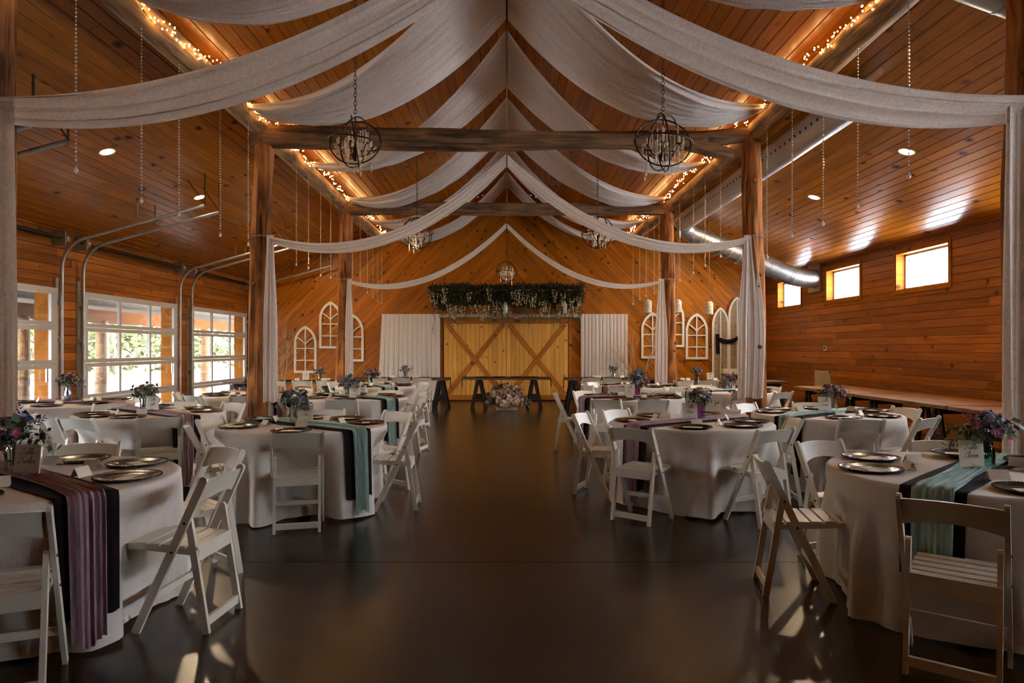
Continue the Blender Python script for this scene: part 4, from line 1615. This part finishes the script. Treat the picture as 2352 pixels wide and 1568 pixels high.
def bouquet(x, y, z, palette, label, seed, scale=1.0, nfl=13, nsp=18):
    rr = random.Random(seed)
    t = thing('flower_bouquet', label, 'bouquet', (x, y, z), rr.uniform(0, 6), 'table bouquets')
    m = MB()
    for k in range(7):
        a = rr.uniform(0, 2 * PI)
        m.tube([(.012 * math.cos(a), .012 * math.sin(a), -.09), (.014 * math.cos(a), .014 * math.sin(a), .0), (.06 * math.cos(a), .06 * math.sin(a), .09)], .003, 4)
    m.obj('stems', M['stem'], t)
    for k in range(nfl):
        u = (k + .5) / nfl
        ph = math.acos(1 - 1.05 * u)
        a = k * 2.39996 + rr.uniform(-.3, .3)
        d = Vector((math.sin(ph) * math.cos(a), math.sin(ph) * math.sin(a), math.cos(ph)))
        r = rr.uniform(.10, .145) * scale
        p = Vector((d.x * r * 1.05, d.y * r * 1.05, .05 * scale + d.z * r * 1.25))
        kind, hexc = palette[k % len(palette)]
        o = link(kind, flower_mesh(kind, hexc), t, p, d.to_track_quat('Z', 'Y').to_euler())
        s_ = scale * rr.uniform(.9, 1.3)
        o.scale = (s_, s_, s_)
    for k in range(nsp):
        a = k * 2.39996 + 1
        ph = rr.uniform(.35, 1.9)
        d = Vector((math.sin(ph) * math.cos(a), math.sin(ph) * math.sin(a), math.cos(ph)))
        o = link('sprig', sprig_mesh(k % 2, 'leafd' if k % 3 else 'leafg'), t, Vector((d.x * .02, d.y * .02, .035 * scale)), d.to_track_quat('Z', 'Y').to_euler())
        s_ = scale * rr.uniform(.95, 1.4)
        o.scale = (s_, s_, s_)
    return t


def vase(x, y, z, kind, label):
    t = thing('flower_vase', label, 'vase', (x, y, z), 0, 'table vases')
    h, r = {'slim': (.2, .04), 'teal': (.15, .048), 'purple': (.16, .045)}.get(kind, (.14, .045))
    mat = {'clear': 'jar', 'teal': 'tealglass', 'purple': 'purpleglass', 'silver': 'silver', 'slim': 'silver'}[kind]
    if kind == 'slim':
        prof = [(.03, 0), (.045, .05), (.042, .11), (.028, .17), (.034, .2)]
    elif kind in ('purple', 'clear'):
        prof = [(r * .85, 0), (r * .9, .02), (r * .92, h * .6), (r * 1.12, h)]
    else:
        prof = [(r, 0), (r * 1.02, .01), (r * 1.02, h * .72), (r * .82, h * .85), (r * .86, h)]
    m = MB()
    n = 20
    o = 0
    for rr_, zz in prof:
        for k in range(n):
            f = 1 + (.05 if (k % 2 and kind in ('purple', 'clear')) else 0)
            m.v.append((rr_ * f * math.cos(2 * PI * k / n), rr_ * f * math.sin(2 * PI * k / n), zz))
    for i in range(len(prof) - 1):
        for k in range(n):
            k2 = (k + 1) % n
            m.f.append((i * n + k, i * n + k2, (i + 1) * n + k2, (i + 1) * n + k))
    m.f.append(tuple(reversed(range(n))))
    m.obj('body', M[mat], t, smooth=30)
    MB().ring((0, 0, prof[-1][1]), prof[-1][0], .0028, 20, 5).obj('lip', M[mat], t)
    return t, h


# ------------------------------------------------------------------ round tables
TR, TZ = .765, .762
def dirword(x, a):
    k = int(round((a % 360) / 45)) % 8
    e, w = ('aisle', 'garage-door') if x < 0 else ('high-window', 'aisle')
    return [e + ' side', 'far %s corner' % e, 'far side', 'far %s corner' % w, w + ' side', 'near %s corner' % w, 'near side', 'near %s corner' % e][k]


def uniq(seen, w):
    seen[w] = seen.get(w, 0) + 1
    return w if seen[w] == 1 else 'second at the ' + w


def table_cloth(t):
    cx_, cy_ = t['c']
    rr = random.Random(t['seed'])
    ph = [rr.uniform(0, 6.28) for _ in range(6)]
    dents = [(rad(a), r) for a, r in t['chairs']]
    ra = rad(t['run'])
    NA = 160
    m = MB()
    zs = [TZ, TZ - .003, TZ - .012, TZ - .03, TZ - .07, .63, .57, .52, .46, .38, .30, .22, .14, .08, .035, .012]
    m.v.append((0, 0, TZ))
    for rr_ in (.3, .6, .735):
        for k in range(NA):
            a = 2 * PI * k / NA
            m.v.append((rr_ * math.cos(a), rr_ * math.sin(a), TZ))
    nring = 3
    for i, z in enumerate(zs):
        dp = (TZ - z) / TZ
        base = TR - .012 + .012 * min(1, (TZ - z) / .012) + .035 * dp
        if i == 0:
            base = TR - .016
        for k in range(NA):
            a = 2 * PI * k / NA
            amp = .05 * sstep(.03, .6, dp)
            run_m = 1.0
            for e in (ra, ra + PI):
                da = abs((a - e + PI) % (2 * PI) - PI)
                run_m *= sstep(.24, .45, da)
            f = .8 * math.sin(11 * a + ph[0] + 1.6 * math.sin(2 * a + ph[3])) + .6 * math.sin(19 * a + ph[1] + 1.5 * math.sin(3 * a + ph[4])) + .4 * math.sin(31 * a + ph[2] + math.sin(4 * a))
            r = base + amp * run_m * f
            for da_, dr in dents:
                lim = dr - .262
                # lateral distance of this point from the chair's axis
                dd = (a - da_ + PI) % (2 * PI) - PI
                lat = abs(math.sin(dd) * r) if abs(dd) < PI / 2 else 9
                inside = (1 - sstep(.20, .34, lat)) * (1 - sstep(.48, .70, z))
                if inside > 0 and lim / max(.3, math.cos(dd)) < r:
                    r = lerp(r, lim / max(.3, math.cos(dd)) + .01 * f * .5, inside)
            zz = z if i < len(zs) - 1 else z + .012 + .012 * math.sin(5 * a + ph[5])
            m.v.append((r * math.cos(a), r * math.sin(a), zz))
        nring += 1
    for k in range(NA):
        m.f.append((0, 1 + k, 1 + (k + 1) % NA))
    for i in range(nring - 1):
        for k in range(NA):
            k2 = (k + 1) % NA
            m.f.append((1 + i * NA + k, 1 + (i + 1) * NA + k, 1 + (i + 1) * NA + k2, 1 + i * NA + k2))
    o = m.obj('tablecloth', M['linen'], smooth=180, loc=(cx_, cy_, 0))
    return tag(o, 'floor-length white cloth draped over ' + t['d'], 'tablecloth', 'white round tablecloths')


def runner(t, width, lift, ends, mat, label, wr, seed):
    rr = random.Random(seed)
    cx_, cy_ = t['c']
    R1 = TR + .006 + lift
    path = []
    for e, sgn in ((ends[0], -1), (ends[1], 1)):
        seg = []
        for i in range(13):
            z = lerp(TZ - .03, e, i / 12)
            seg.append((sgn * (R1 + .005 + .036 * (TZ - z) / TZ), z))
        top = [(sgn * (R1 + .003), TZ - .012), (sgn * (R1 - .008), TZ + lift * .7)]
        path = path + (list(reversed(seg)) + top if sgn < 0 else [])
        if sgn < 0:
            path += [(lerp(-R1 + .02, R1 - .02, (i + .5) / 14), TZ + .001 + lift) for i in range(14)]
            keep = path
        else:
            path = keep + list(reversed(top)) + seg
    P = path
    ph = [rr.uniform(0, 6) for _ in range(4)]
    def fn(u, v):
        q = u * (len(P) - 1)
        i = min(int(q), len(P) - 2)
        s_, z = lerp(P[i][0], P[i + 1][0], q - i), lerp(P[i][1], P[i + 1][1], q - i)
        c = (v - .5)
        lat = c * width * (1 + wr * .12 * math.sin(5 * s_ + ph[0])) * (1 - .14 * max(0, TZ - z)) + wr * .015 * math.sin(3.1 * s_ + ph[1])
        w_ = wr * .011 * (math.sin(2 * PI * v * 6 + ph[2] + 2 * s_) + .6 * math.sin(2 * PI * v * 11 + ph[3] - 3 * s_)) + wr * .008
        hang = abs(s_) > R1 - .004
        if hang:
            # follow the round drop
            rad_ = math.sqrt(max(.01, s_ * s_ - lat * lat * .9)) if abs(lat) < abs(s_) else abs(s_)
            sg = 1 if s_ > 0 else -1
            return ((rad_ + max(0, w_)) * sg, lat, z + (.02 * math.sin(v * 7 + ph[1]) if u < .01 or u > .99 else 0))
        lim = math.sqrt(max(.01, R1 * R1 - lat * lat))
        s2 = max(-lim, min(lim, s_))
        return (s2, lat, z + max(0, w_))
    o = MB().grid(fn, (len(P) - 1), 26).obj('table_runner', M[mat], smooth=180, loc=(cx_, cy_, 0))
    o.rotation_euler = (0, 0, rad(t['run']))
    return tag(o, label, 'table runner', 'table runners')


PL_PROTO, CARD_PROTO, MENU_PROTO = [], [], []
def plate(x, y, z, label):
    if not PL_PROTO:
        t = thing('charger_plate', label, 'plate', (x, y, z), 0, 'bronze charger plates')
        MB().lathe([(.001, .004), (.105, .004), (.118, .007), (.135, .013), (.158, .016), (.168, .0165), (.165, .012), (.12, 0), (.001, 0)], 40, cap=False).obj('dish', M['plate'], t, smooth=50)
        m = MB()
        for k in range(72):
            a = 2 * PI * k / 72
            m.ball((.167 * math.cos(a), .167 * math.sin(a), .015), .0052, 5, 3)
        stuff(m.obj('beaded_rim', M['platerim'], t))
        PL_PROTO.append(t)
        return t
    t = copy_tree(PL_PROTO[0])
    t.location = (x, y, z)
    t['label'] = label
    return t


def menu_card(x, y, z, rot, label):
    if not MENU_PROTO:
        o = MB().prism([(-.085, -.036), (.085, -.036), (.085, .036), (-.085, .036)], 0, .0015, 'z').obj('menu_card', M['card'])
        MENU_PROTO.append(o)
        tag(o, label, 'card', 'cards lying on the plates')
    else:
        o = copy_tree(MENU_PROTO[0])
        o['label'] = label
    o.location = (x, y, z)
    o.rotation_euler = (0, 0, rot)
    return o


def place_card(x, y, z, rot, label):
    if not CARD_PROTO:
        m = MB().prism([(-.028, 0), (-.0262, 0), (0, .048), (.0262, 0), (.028, 0), (0, .052)], -.05, .05, 'x')
        o = m.obj('place_card', M['card'])
        tag(o, label, 'card', 'folded place cards')
        CARD_PROTO.append(o)
    else:
        o = copy_tree(CARD_PROTO[0])
        o['label'] = label
    o.location = (x, y, z)
    o.rotation_euler = (0, 0, rot)
    return o


V = 'hydrangea'
PAL = {
    'a': [('spike', '#a8466e'), (V, '#6c5478'), ('rose', '#7c80a0'), ('rose', '#3c2838'), (V, '#84607e'), ('spike', '#7a4a76'), ('spike', '#a05078')],
    'b': [(V, '#7a84a0'), ('rose', '#8c90b4'), ('rose', '#2c222e'), (V, '#66738e'), ('spike', '#7a78a4'), ('rose', '#2f2630')],
    'c': [(V, '#84506a'), ('rose', '#b3a4bc'), ('lily', '#7aa4c8'), (V, '#6a3a50'), ('spike', '#9a6a88'), ('lily', '#86acce')],
    'd': [('lily', '#b45a86'), (V, '#8d86a8'), (V, '#9aa8a4'), ('spike', '#a84a7c'), ('rose', '#a59ab4'), ('rose', '#b6bd8a')],
    'e': [('rose', '#7a5c50'), (V, '#8c8a9c'), ('rose', '#5c3a44'), ('rose', '#9a8c7c'), (V, '#7c7468')],
    'f': [(V, '#5f7f9c'), ('rose', '#6f95ae'), ('rose', '#7a4f74'), (V, '#49687f')],
}
TAB = [
    dict(d='Table Twelve', w='Twelve', c=(-2.63, 3.74), col='purple', run=-37, seed=1, pal='a', vase='clear',
         chairs=[(-60, .90), (-2, .90), (48, .93), (107, .90)], tw={0: -6}, plates=[-2, 48, 96, -82, 190, 232]),
    dict(d='Table Eleven', w='Eleven', c=(2.68, 3.93), col='teal', run=-137, ends=(.34, .30), seed=2, pal='d', vase='teal',
         chairs=[(-128, 1.0), (165, .95), (114, .88), (65, .90)], plates=[176, 128, 62, -98, -10, 20]),
    dict(d='Table Ten', w='Ten', c=(-1.89, 6.36), col='teal', run=-38, seed=3, pal='b', vase='clear',
         chairs=[(-77, .76), (0, .86), (49, .93), (95, .90), (168, .78), (208, .78)], plates=[8, 58, 98, 152, 205, -84]),
    dict(d='Table Nine', w='Nine', c=(1.79, 6.62), col='purple', run=-145, seed=4, pal='c', vase='purple',
         chairs=[(-131, .95), (158, .92), (125, .84), (-67, .88), (-4, .78), (57, .82)], plates=[-104, 178, 118, 62, -52, -5]),
    dict(d='Table Seven', w='Seven', c=(3.48, 7.45), col='teal', run=-142, seed=5, pal='c', vase='clear',
         chairs=[(-97, .80), (-55, .85), (14, .85), (75, .82), (125, .82), (165, .80)], plates=[170, 125, 75, -98, -45, 8]),
    dict(d='Table Eight', w='Eight', c=(-3.93, 7.55), col='purple', run=-38, seed=6, pal='e', vase='clear',
         chairs=[(-58, .85), (-100, .85), (215, .85), (55, .82), (100, .85)], plates=[-85, 205, 235, 12, 55, 110]),
    dict(d='the table by the garage doors', w=None, c=(-5.72, 8.9), col='purple', run=-8, seed=7, pal='e', vase='slim', nocard=True,
         chairs=[(-32, .85), (2, .88), (62, .85), (-95, .85), (215, .85)], plates=[-30, 20, 60, 120, -80, 200]),
    dict(d='the table behind the middle garage-side post', w=None, c=(-3.95, 10.6), col='purple', run=-38, seed=8, pal='b', vase='clear', nocard=True,
         chairs=[(198, .88), (-75, .85), (-120, .85), (60, .85), (0, .85)], plates=[-85, 190, 230, 12, 60, 110]),
    dict(d='the second teal-runner aisle table', w=None, c=(-2.22, 9.95), col='teal', run=-38, seed=9, pal='b', vase='clear',
         chairs=[(-86, .84), (-12, .86), (30, .88), (70, .85), (110, .85), (190, .85)], plates=[-88, 5, 50, 100, 150, 205]),
    dict(d='the third teal-runner aisle table', w=None, c=(-2.5, 13.05), col='teal', run=-60, seed=10, pal='a', vase='teal',
         chairs=[(-20, .85), (-100, .85), (35, .85), (195, .85), (150, .85)], plates=[-15, 30, 75, 165, 215, -100]),
    dict(d='the second mauve-runner aisle table', w=None, c=(1.81, 9.95), col='purple', run=-158, seed=11, pal='c', vase='purple',
         chairs=[(-117, .92), (178, .90), (-84, .84), (125, .85), (50, .85), (0, .85)], plates=[-110, 150, 112, 70, -75, -20, 20]),
    dict(d='the farthest window-side round table', w=None, c=(2.5, 12.9), col='purple', run=-150, seed=12, pal='f', vase='clear', nocard=True,
         chairs=[(200, .90), (-120, .85), (-60, .85), (140, .85), (20, .85)], plates=[-110, 160, 112, 70, -70, -20]),
    dict(d='the table behind the middle window-side post', w=None, c=(3.73, 11.45), col='teal', run=-160, seed=13, pal='c', vase='silver', nocard=True,
         chairs=[(-95, .86), (-62, .9), (165, .86), (100, .85), (30, .85)], plates=[160, 115, 70, -92, -45, 5]),
]
for t in TAB:
    cx_, cy_ = t['c']
    sd = -1 if cx_ < 0 else 1
    tb = thing('round_table', 'round banquet table hidden under the white cloth, ' + t['d'], 'table', (cx_, cy_, 0), 0, 'round banquet tables')
    MB().lathe([(.74, TZ - .03), (.75, TZ - .028), (.75, TZ - .005), (.74, TZ - .003)], 48).obj('tabletop', M['rustic'], tb)
    MB().lathe([(.06, .02), (.05, TZ - .03)], 16).obj('column', M['darksteel'], tb)
    MB().lathe([(.30, 0), (.30, .02), (.08, .04)], 24).obj('foot', M['darksteel'], tb)
    table_cloth(t)
    colr = {'teal': 'teal', 'purple': 'mauve'}[t['col']]
    runner(t, .30, .004, t.get('ends', (.20, .13))[::-1], 'black', 'black under-runner across ' + t['d'], .25, t['seed'])
    runner(t, .17, .011, t.get('ends', (.16, .07)), t['col'], 'crinkled %s gauze runner across %s' % (colr, t['d']), 1.0, t['seed'] + 40)
    seen = {}
    for i, (a, r) in enumerate(t['chairs']):
        x, y = cx_ + r * math.cos(rad(a)), cy_ + r * math.sin(rad(a))
        place_chair(x, y, rad(a) + PI + rad(t.get('tw', {}).get(i, R.uniform(-4, 4))), 'white folding chair at %s, %s' % (t['d'], uniq(seen, dirword(cx_, a))))
    seen = {}
    for a in t['plates']:
        w = uniq(seen, dirword(cx_, a))
        ca, sa = math.cos(rad(a)), math.sin(rad(a))
        # keep the plate off the runner
        da = rad(a - t['run'])
        lift = .003
        x, y = cx_ + .565 * ca, cy_ + .565 * sa
        if abs(.565 * math.sin(da)) < .30:
            lift = .020
        plate(x, y, TZ + lift, 'bronze charger plate on %s, %s' % (t['d'], w))
        menu_card(x, y, TZ + lift + .0045, rad(a) + PI / 2, 'pale card in the plate on %s, %s' % (t['d'], w))
        off = rad(a) + R.choice((-1, 1)) * .12
        lz = .003
        px_, py_ = cx_ + .335 * math.cos(off), cy_ + .335 * math.sin(off)
        if abs(.335 * math.sin(off - rad(t['run']))) < .24:
            lz = .018
        place_card(px_, py_, TZ + lz, rad(a) + PI / 2 + R.uniform(-.5, .5), 'small folded place card on %s, %s' % (t['d'], w))
    vx, vy = (cx_ + sd * .095, cy_ + .03) if not t.get('nocard') else (cx_, cy_)
    zt = TZ + .019
    _, h = vase(vx, vy, zt, t['vase'], {'clear': 'clear ribbed glass', 'teal': 'teal glass', 'purple': 'purple cut glass', 'silver': 'silvery', 'slim': 'slim silvery'}[t['vase']] + ' vase in the middle of ' + t['d'])
    bouquet(vx, vy, zt + h - .01, PAL[t['pal']], {'a': 'purple and magenta', 'b': 'periwinkle and dark plum', 'c': 'plum, lilac and blue', 'd': 'pink, lavender and grey-green', 'e': 'dusty brown and grey', 'f': 'slate blue'}[t['pal']] + ' flower bouquet on ' + t['d'], t['seed'] * 3 + 1, {4: .64, 13: .6, 1: .84, 2: .8}.get(t['seed'], .74))
    if not t.get('nocard'):
        table_card(cx_ - sd * .02, cy_ - .03, zt, t['w'], t['d'], 0.08 * sd, None if t['w'] else 'cream calligraphy card beside the vase on ' + t['d'])

# ------------------------------------------------------------------ trestle settings
tn = {(-1, 0): 'the garage-side curtain trestle table', (1, 0): 'the window-side curtain trestle table',
      (-1, 1): 'the far garage-side trestle table', (1, 1): 'the far window-side trestle table'}
spec = {(-1, 0): (16.45, [-1.95, -2.42, -2.95], -2.45, -2.3, 'clear', 'b'), (1, 0): (16.45, [1.94, 2.42, 2.98], 2.58, 2.32, 'clear', 'f'),
        (-1, 1): (14.95, [-3.72, -4.22, -4.8], -4.10, -4.42, 'clear', 'b'), (1, 1): (15.05, [3.68, 4.2, 4.8], 4.22, 4.5, 'clear', 'f')}
for key, (yc, xs, vx, cxx, vk, pk) in spec.items():
    d = tn[key]
    seen = ['nearest mid hall', 'in the middle', 'farthest out']
    for i, x in enumerate(sorted(xs, key=abs)):
        place_chair(x, yc - .66, PI / 2 + R.uniform(-.06, .06), 'white folding chair at %s, %s' % (d, seen[i]), 'chairs at the trestle tables')
        plate(x, yc - .2, .769, 'bronze charger plate on %s, %s' % (d, seen[i]))
        menu_card(x, yc - .2, .7735, 0, 'pale card in the plate on %s, %s' % (d, seen[i]))
        place_card(x + (.2 if abs(x) < 3.85 and abs(x) > 3.3 or abs(x) < 2 else -.2) * (1 if x > 0 else -1), yc + .02, .769, .2, 'small folded place card on %s, %s' % (d, seen[i]))
    _, h = vase(vx, yc + .08, .769, vk, 'clear glass vase on ' + d)
    bouquet(vx, yc + .08, .769 + h - .01, PAL[pk], 'small blue and plum bouquet on ' + d, int(abs(vx) * 50), .7, 9, 10)
    table_card(cxx, yc + .05, .769, None, '', 0, 'cream calligraphy card on ' + d)
for i, x in enumerate((-.6, -.2, .25, .6)):
    plate(x, 16.62, .769, 'bronze charger plate on the trestle table before the barn doors, %s from the garage-door side' % ordn[i])

# floor bouquet under the centre table
rr = random.Random(77)
t = thing('floor_bouquet', 'large cream and mauve rose arrangement on the floor under the centre trestle table', 'bouquet', (.0, 16.45, 0))
m = MB()
m.box(-.26, .26, -.12, .12, 0, .10)
m.obj('base', M['stone'], t)
cols = ['#e2d6c2', '#c9b3b6', '#8f7a94', '#e8dcc8', '#6e5a72', '#b7a3b4']
for k in range(46):
    u = rr.random()
    a = rr.uniform(0, PI)
    rx = .42 * math.sqrt(u)
    x = rx * math.cos(a) * 1.05
    z = .14 + .44 * math.sqrt(u) * math.sin(a)
    y = -.20 + .22 * u + rr.uniform(-.03, .03)
    d = Vector((x * .9, -.6 + .3 * u, (z - .2) * 1.1)).normalized()
    kind = 'rose' if k % 3 else 'hydrangea'
    o = link(kind, flower_mesh(kind, cols[k % 6]), t, (x, y, z), d.to_track_quat('Z', 'Y').to_euler())
    s_ = rr.uniform(1.4, 2.3)
    o.scale = (s_, s_, s_)
for k in range(30):
    a = rr.uniform(-.1, PI + .1)
    d = Vector((math.cos(a), rr.uniform(-.5, .2), math.sin(a) * .8 + .05)).normalized()
    o = link('sprig', sprig_mesh(k % 2, 'leafd' if k % 2 else 'leafg'), t, (d.x * .2, -.08, .14 + max(0, d.z) * .2), d.to_track_quat('Z', 'Y').to_euler())
    s_ = rr.uniform(1.5, 2.3)
    o.scale = (s_, s_, s_)
m = MB()
for k in range(26):
    a = rr.uniform(.1, PI - .1)
    m.tube([(0, -.05, .08), (.2 * math.cos(a), -.1, .1 + .2 * math.sin(a)), (.4 * math.cos(a), -.08, .1 + .4 * math.sin(a))], .004, 4)
m.obj('stems', M['stem'], t)

# ------------------------------------------------------------------ outside the garage doors
m = MB().box(-13.5, -XW - .24, -6, 34, -.2, -.03)
tag(m.obj('patio', M['patio']), 'pale concrete patio outside the garage doors', None, None, 'structure')
m = MB()
def hill(u, v):
    x = lerp(-13.3, -46, u)
    y = lerp(-8, 60, v)
    z = -.08 + 4.2 * sstep(.03, .75, u) + .25 * noise.noise((x * .3, y * .3, 1))
    return (x, y, z)
tag(m.grid(hill, 26, 44).obj('hillside_ground', M['litter'], smooth=180), 'hillside covered with dry leaves outside', None, None, 'structure')
m = MB()
m.prism([(-XW - .2, 2.98), (-11.2, 2.42), (-11.2, 2.47), (-XW - .2, 3.03)], -4, 32, 'y')
pr = tag(m.obj('porch_roof', M['porchmetal']), 'ribbed pale metal porch roof outside the garage doors', None, None, 'structure')
m = MB()
for k in range(30):
    x = -XW - .3 - k * .13
    z = 2.98 + (x + XW + .2) * .14
    m.box(x - .012, x + .012, -4, 32, z - .02, z + .01)
m.obj('roof_rib', M['porchmetal'], pr)
m = MB().box(-10.45, -10.25, -4, 32, 2.12, 2.44)
tag(m.obj('porch_beam', M['porchwood']), 'pine beam along the outer edge of the porch', None, None, 'structure')
for k, y in enumerate((7.2, 11.9, 14.55, 17.4, 23.4)):
    t = thing('porch_post', 'rough log post under the porch beam outside, %s from the near end' % ordn[k], 'post', (-10.35, y, -.03), 0, 'porch posts')
    log('trunk', (0, 0, 0), (.03, 0, 2.2), .15, .13, M['barkg'], t, seed=90 + k, rough=.1)
m = MB()
rr = random.Random(21)
for k in range(16000):
    y = rr.uniform(4, 56)
    x = rr.uniform(-38, -17)
    g = 4.2 * sstep(.03, .75, (-13.3 - x) / 32.7)
    h = max(0, 2.6 + 1.4 * noise.noise((x * .2, y * .2, 5)))
    z = g + rr.random() * h
    leafquad(m, (x, y, z), (rr.uniform(-1, 1), rr.uniform(-1, 1), rr.uniform(-.5, 1)), rr.uniform(.25, .55), rr.uniform(.12, .25), rr)
o = tag(stuff(m.obj('hillside_undergrowth', M['outleaf'])), 'sunlit bushes covering the hillside outside', 'undergrowth')
for k, (x, y) in enumerate(((-17, 22), (-16, 27), (-19, 33), (-18, 38), (-21, 45), (-15.5, 18.5), (-20, 29))):
    t = thing('tree', 'sunlit tree on the hillside outside the garage doors, %s in the row' % ordn[k], 'tree', (x, y, 4.2 * sstep(.03, .75, (-13.3 - x) / 32.7) - .1), 0, 'trees outside')
    H = rr.uniform(7, 9)
    log('trunk', (0, 0, 0), (rr.uniform(-.5, .5), rr.uniform(-.5, .5), H), .2, .07, M['trunk'], t, seed=k + 70, rough=.06, n=10, rings=14)
    m = MB()
    for b in range(7):
        z = H * rr.uniform(.3, .95)
        a = rr.uniform(0, 2 * PI)
        L = rr.uniform(1, 2.4)
        m.tube([(0, 0, z), (L * .5 * math.cos(a), L * .5 * math.sin(a), z + L * .3), (L * math.cos(a), L * math.sin(a), z + L * .75)], [.05, .035, .015], 5)
    m.obj('branches', M['trunk'], t)
    m = MB()
    for q in range(900):
        d = Vector((rr.gauss(0, 1), rr.gauss(0, 1), rr.gauss(0, 1))).normalized() * rr.uniform(.5, 1)
        leafquad(m, (d.x * 2.4, d.y * 2.4, H * .72 + d.z * H * .42), (rr.uniform(-1, 1), rr.uniform(-1, 1), rr.uniform(-1, .4)), rr.uniform(.25, .45), .2, rr)
    stuff(m.obj('crown', M['outleaf'], t))
for k, (x, y) in enumerate(((-11.6, 13.6), (-12.3, 14.3), (-11.6, 16.0), (-12.4, 16.6), (-11.7, 17.2), (-12.5, 17.9))):
    place_chair(x, y, PI * .75 + R.uniform(-.2, .2), 'white folding chair on the patio outside, %s from the near end' % ordn[k], 'chairs outside on the patio', -.03)
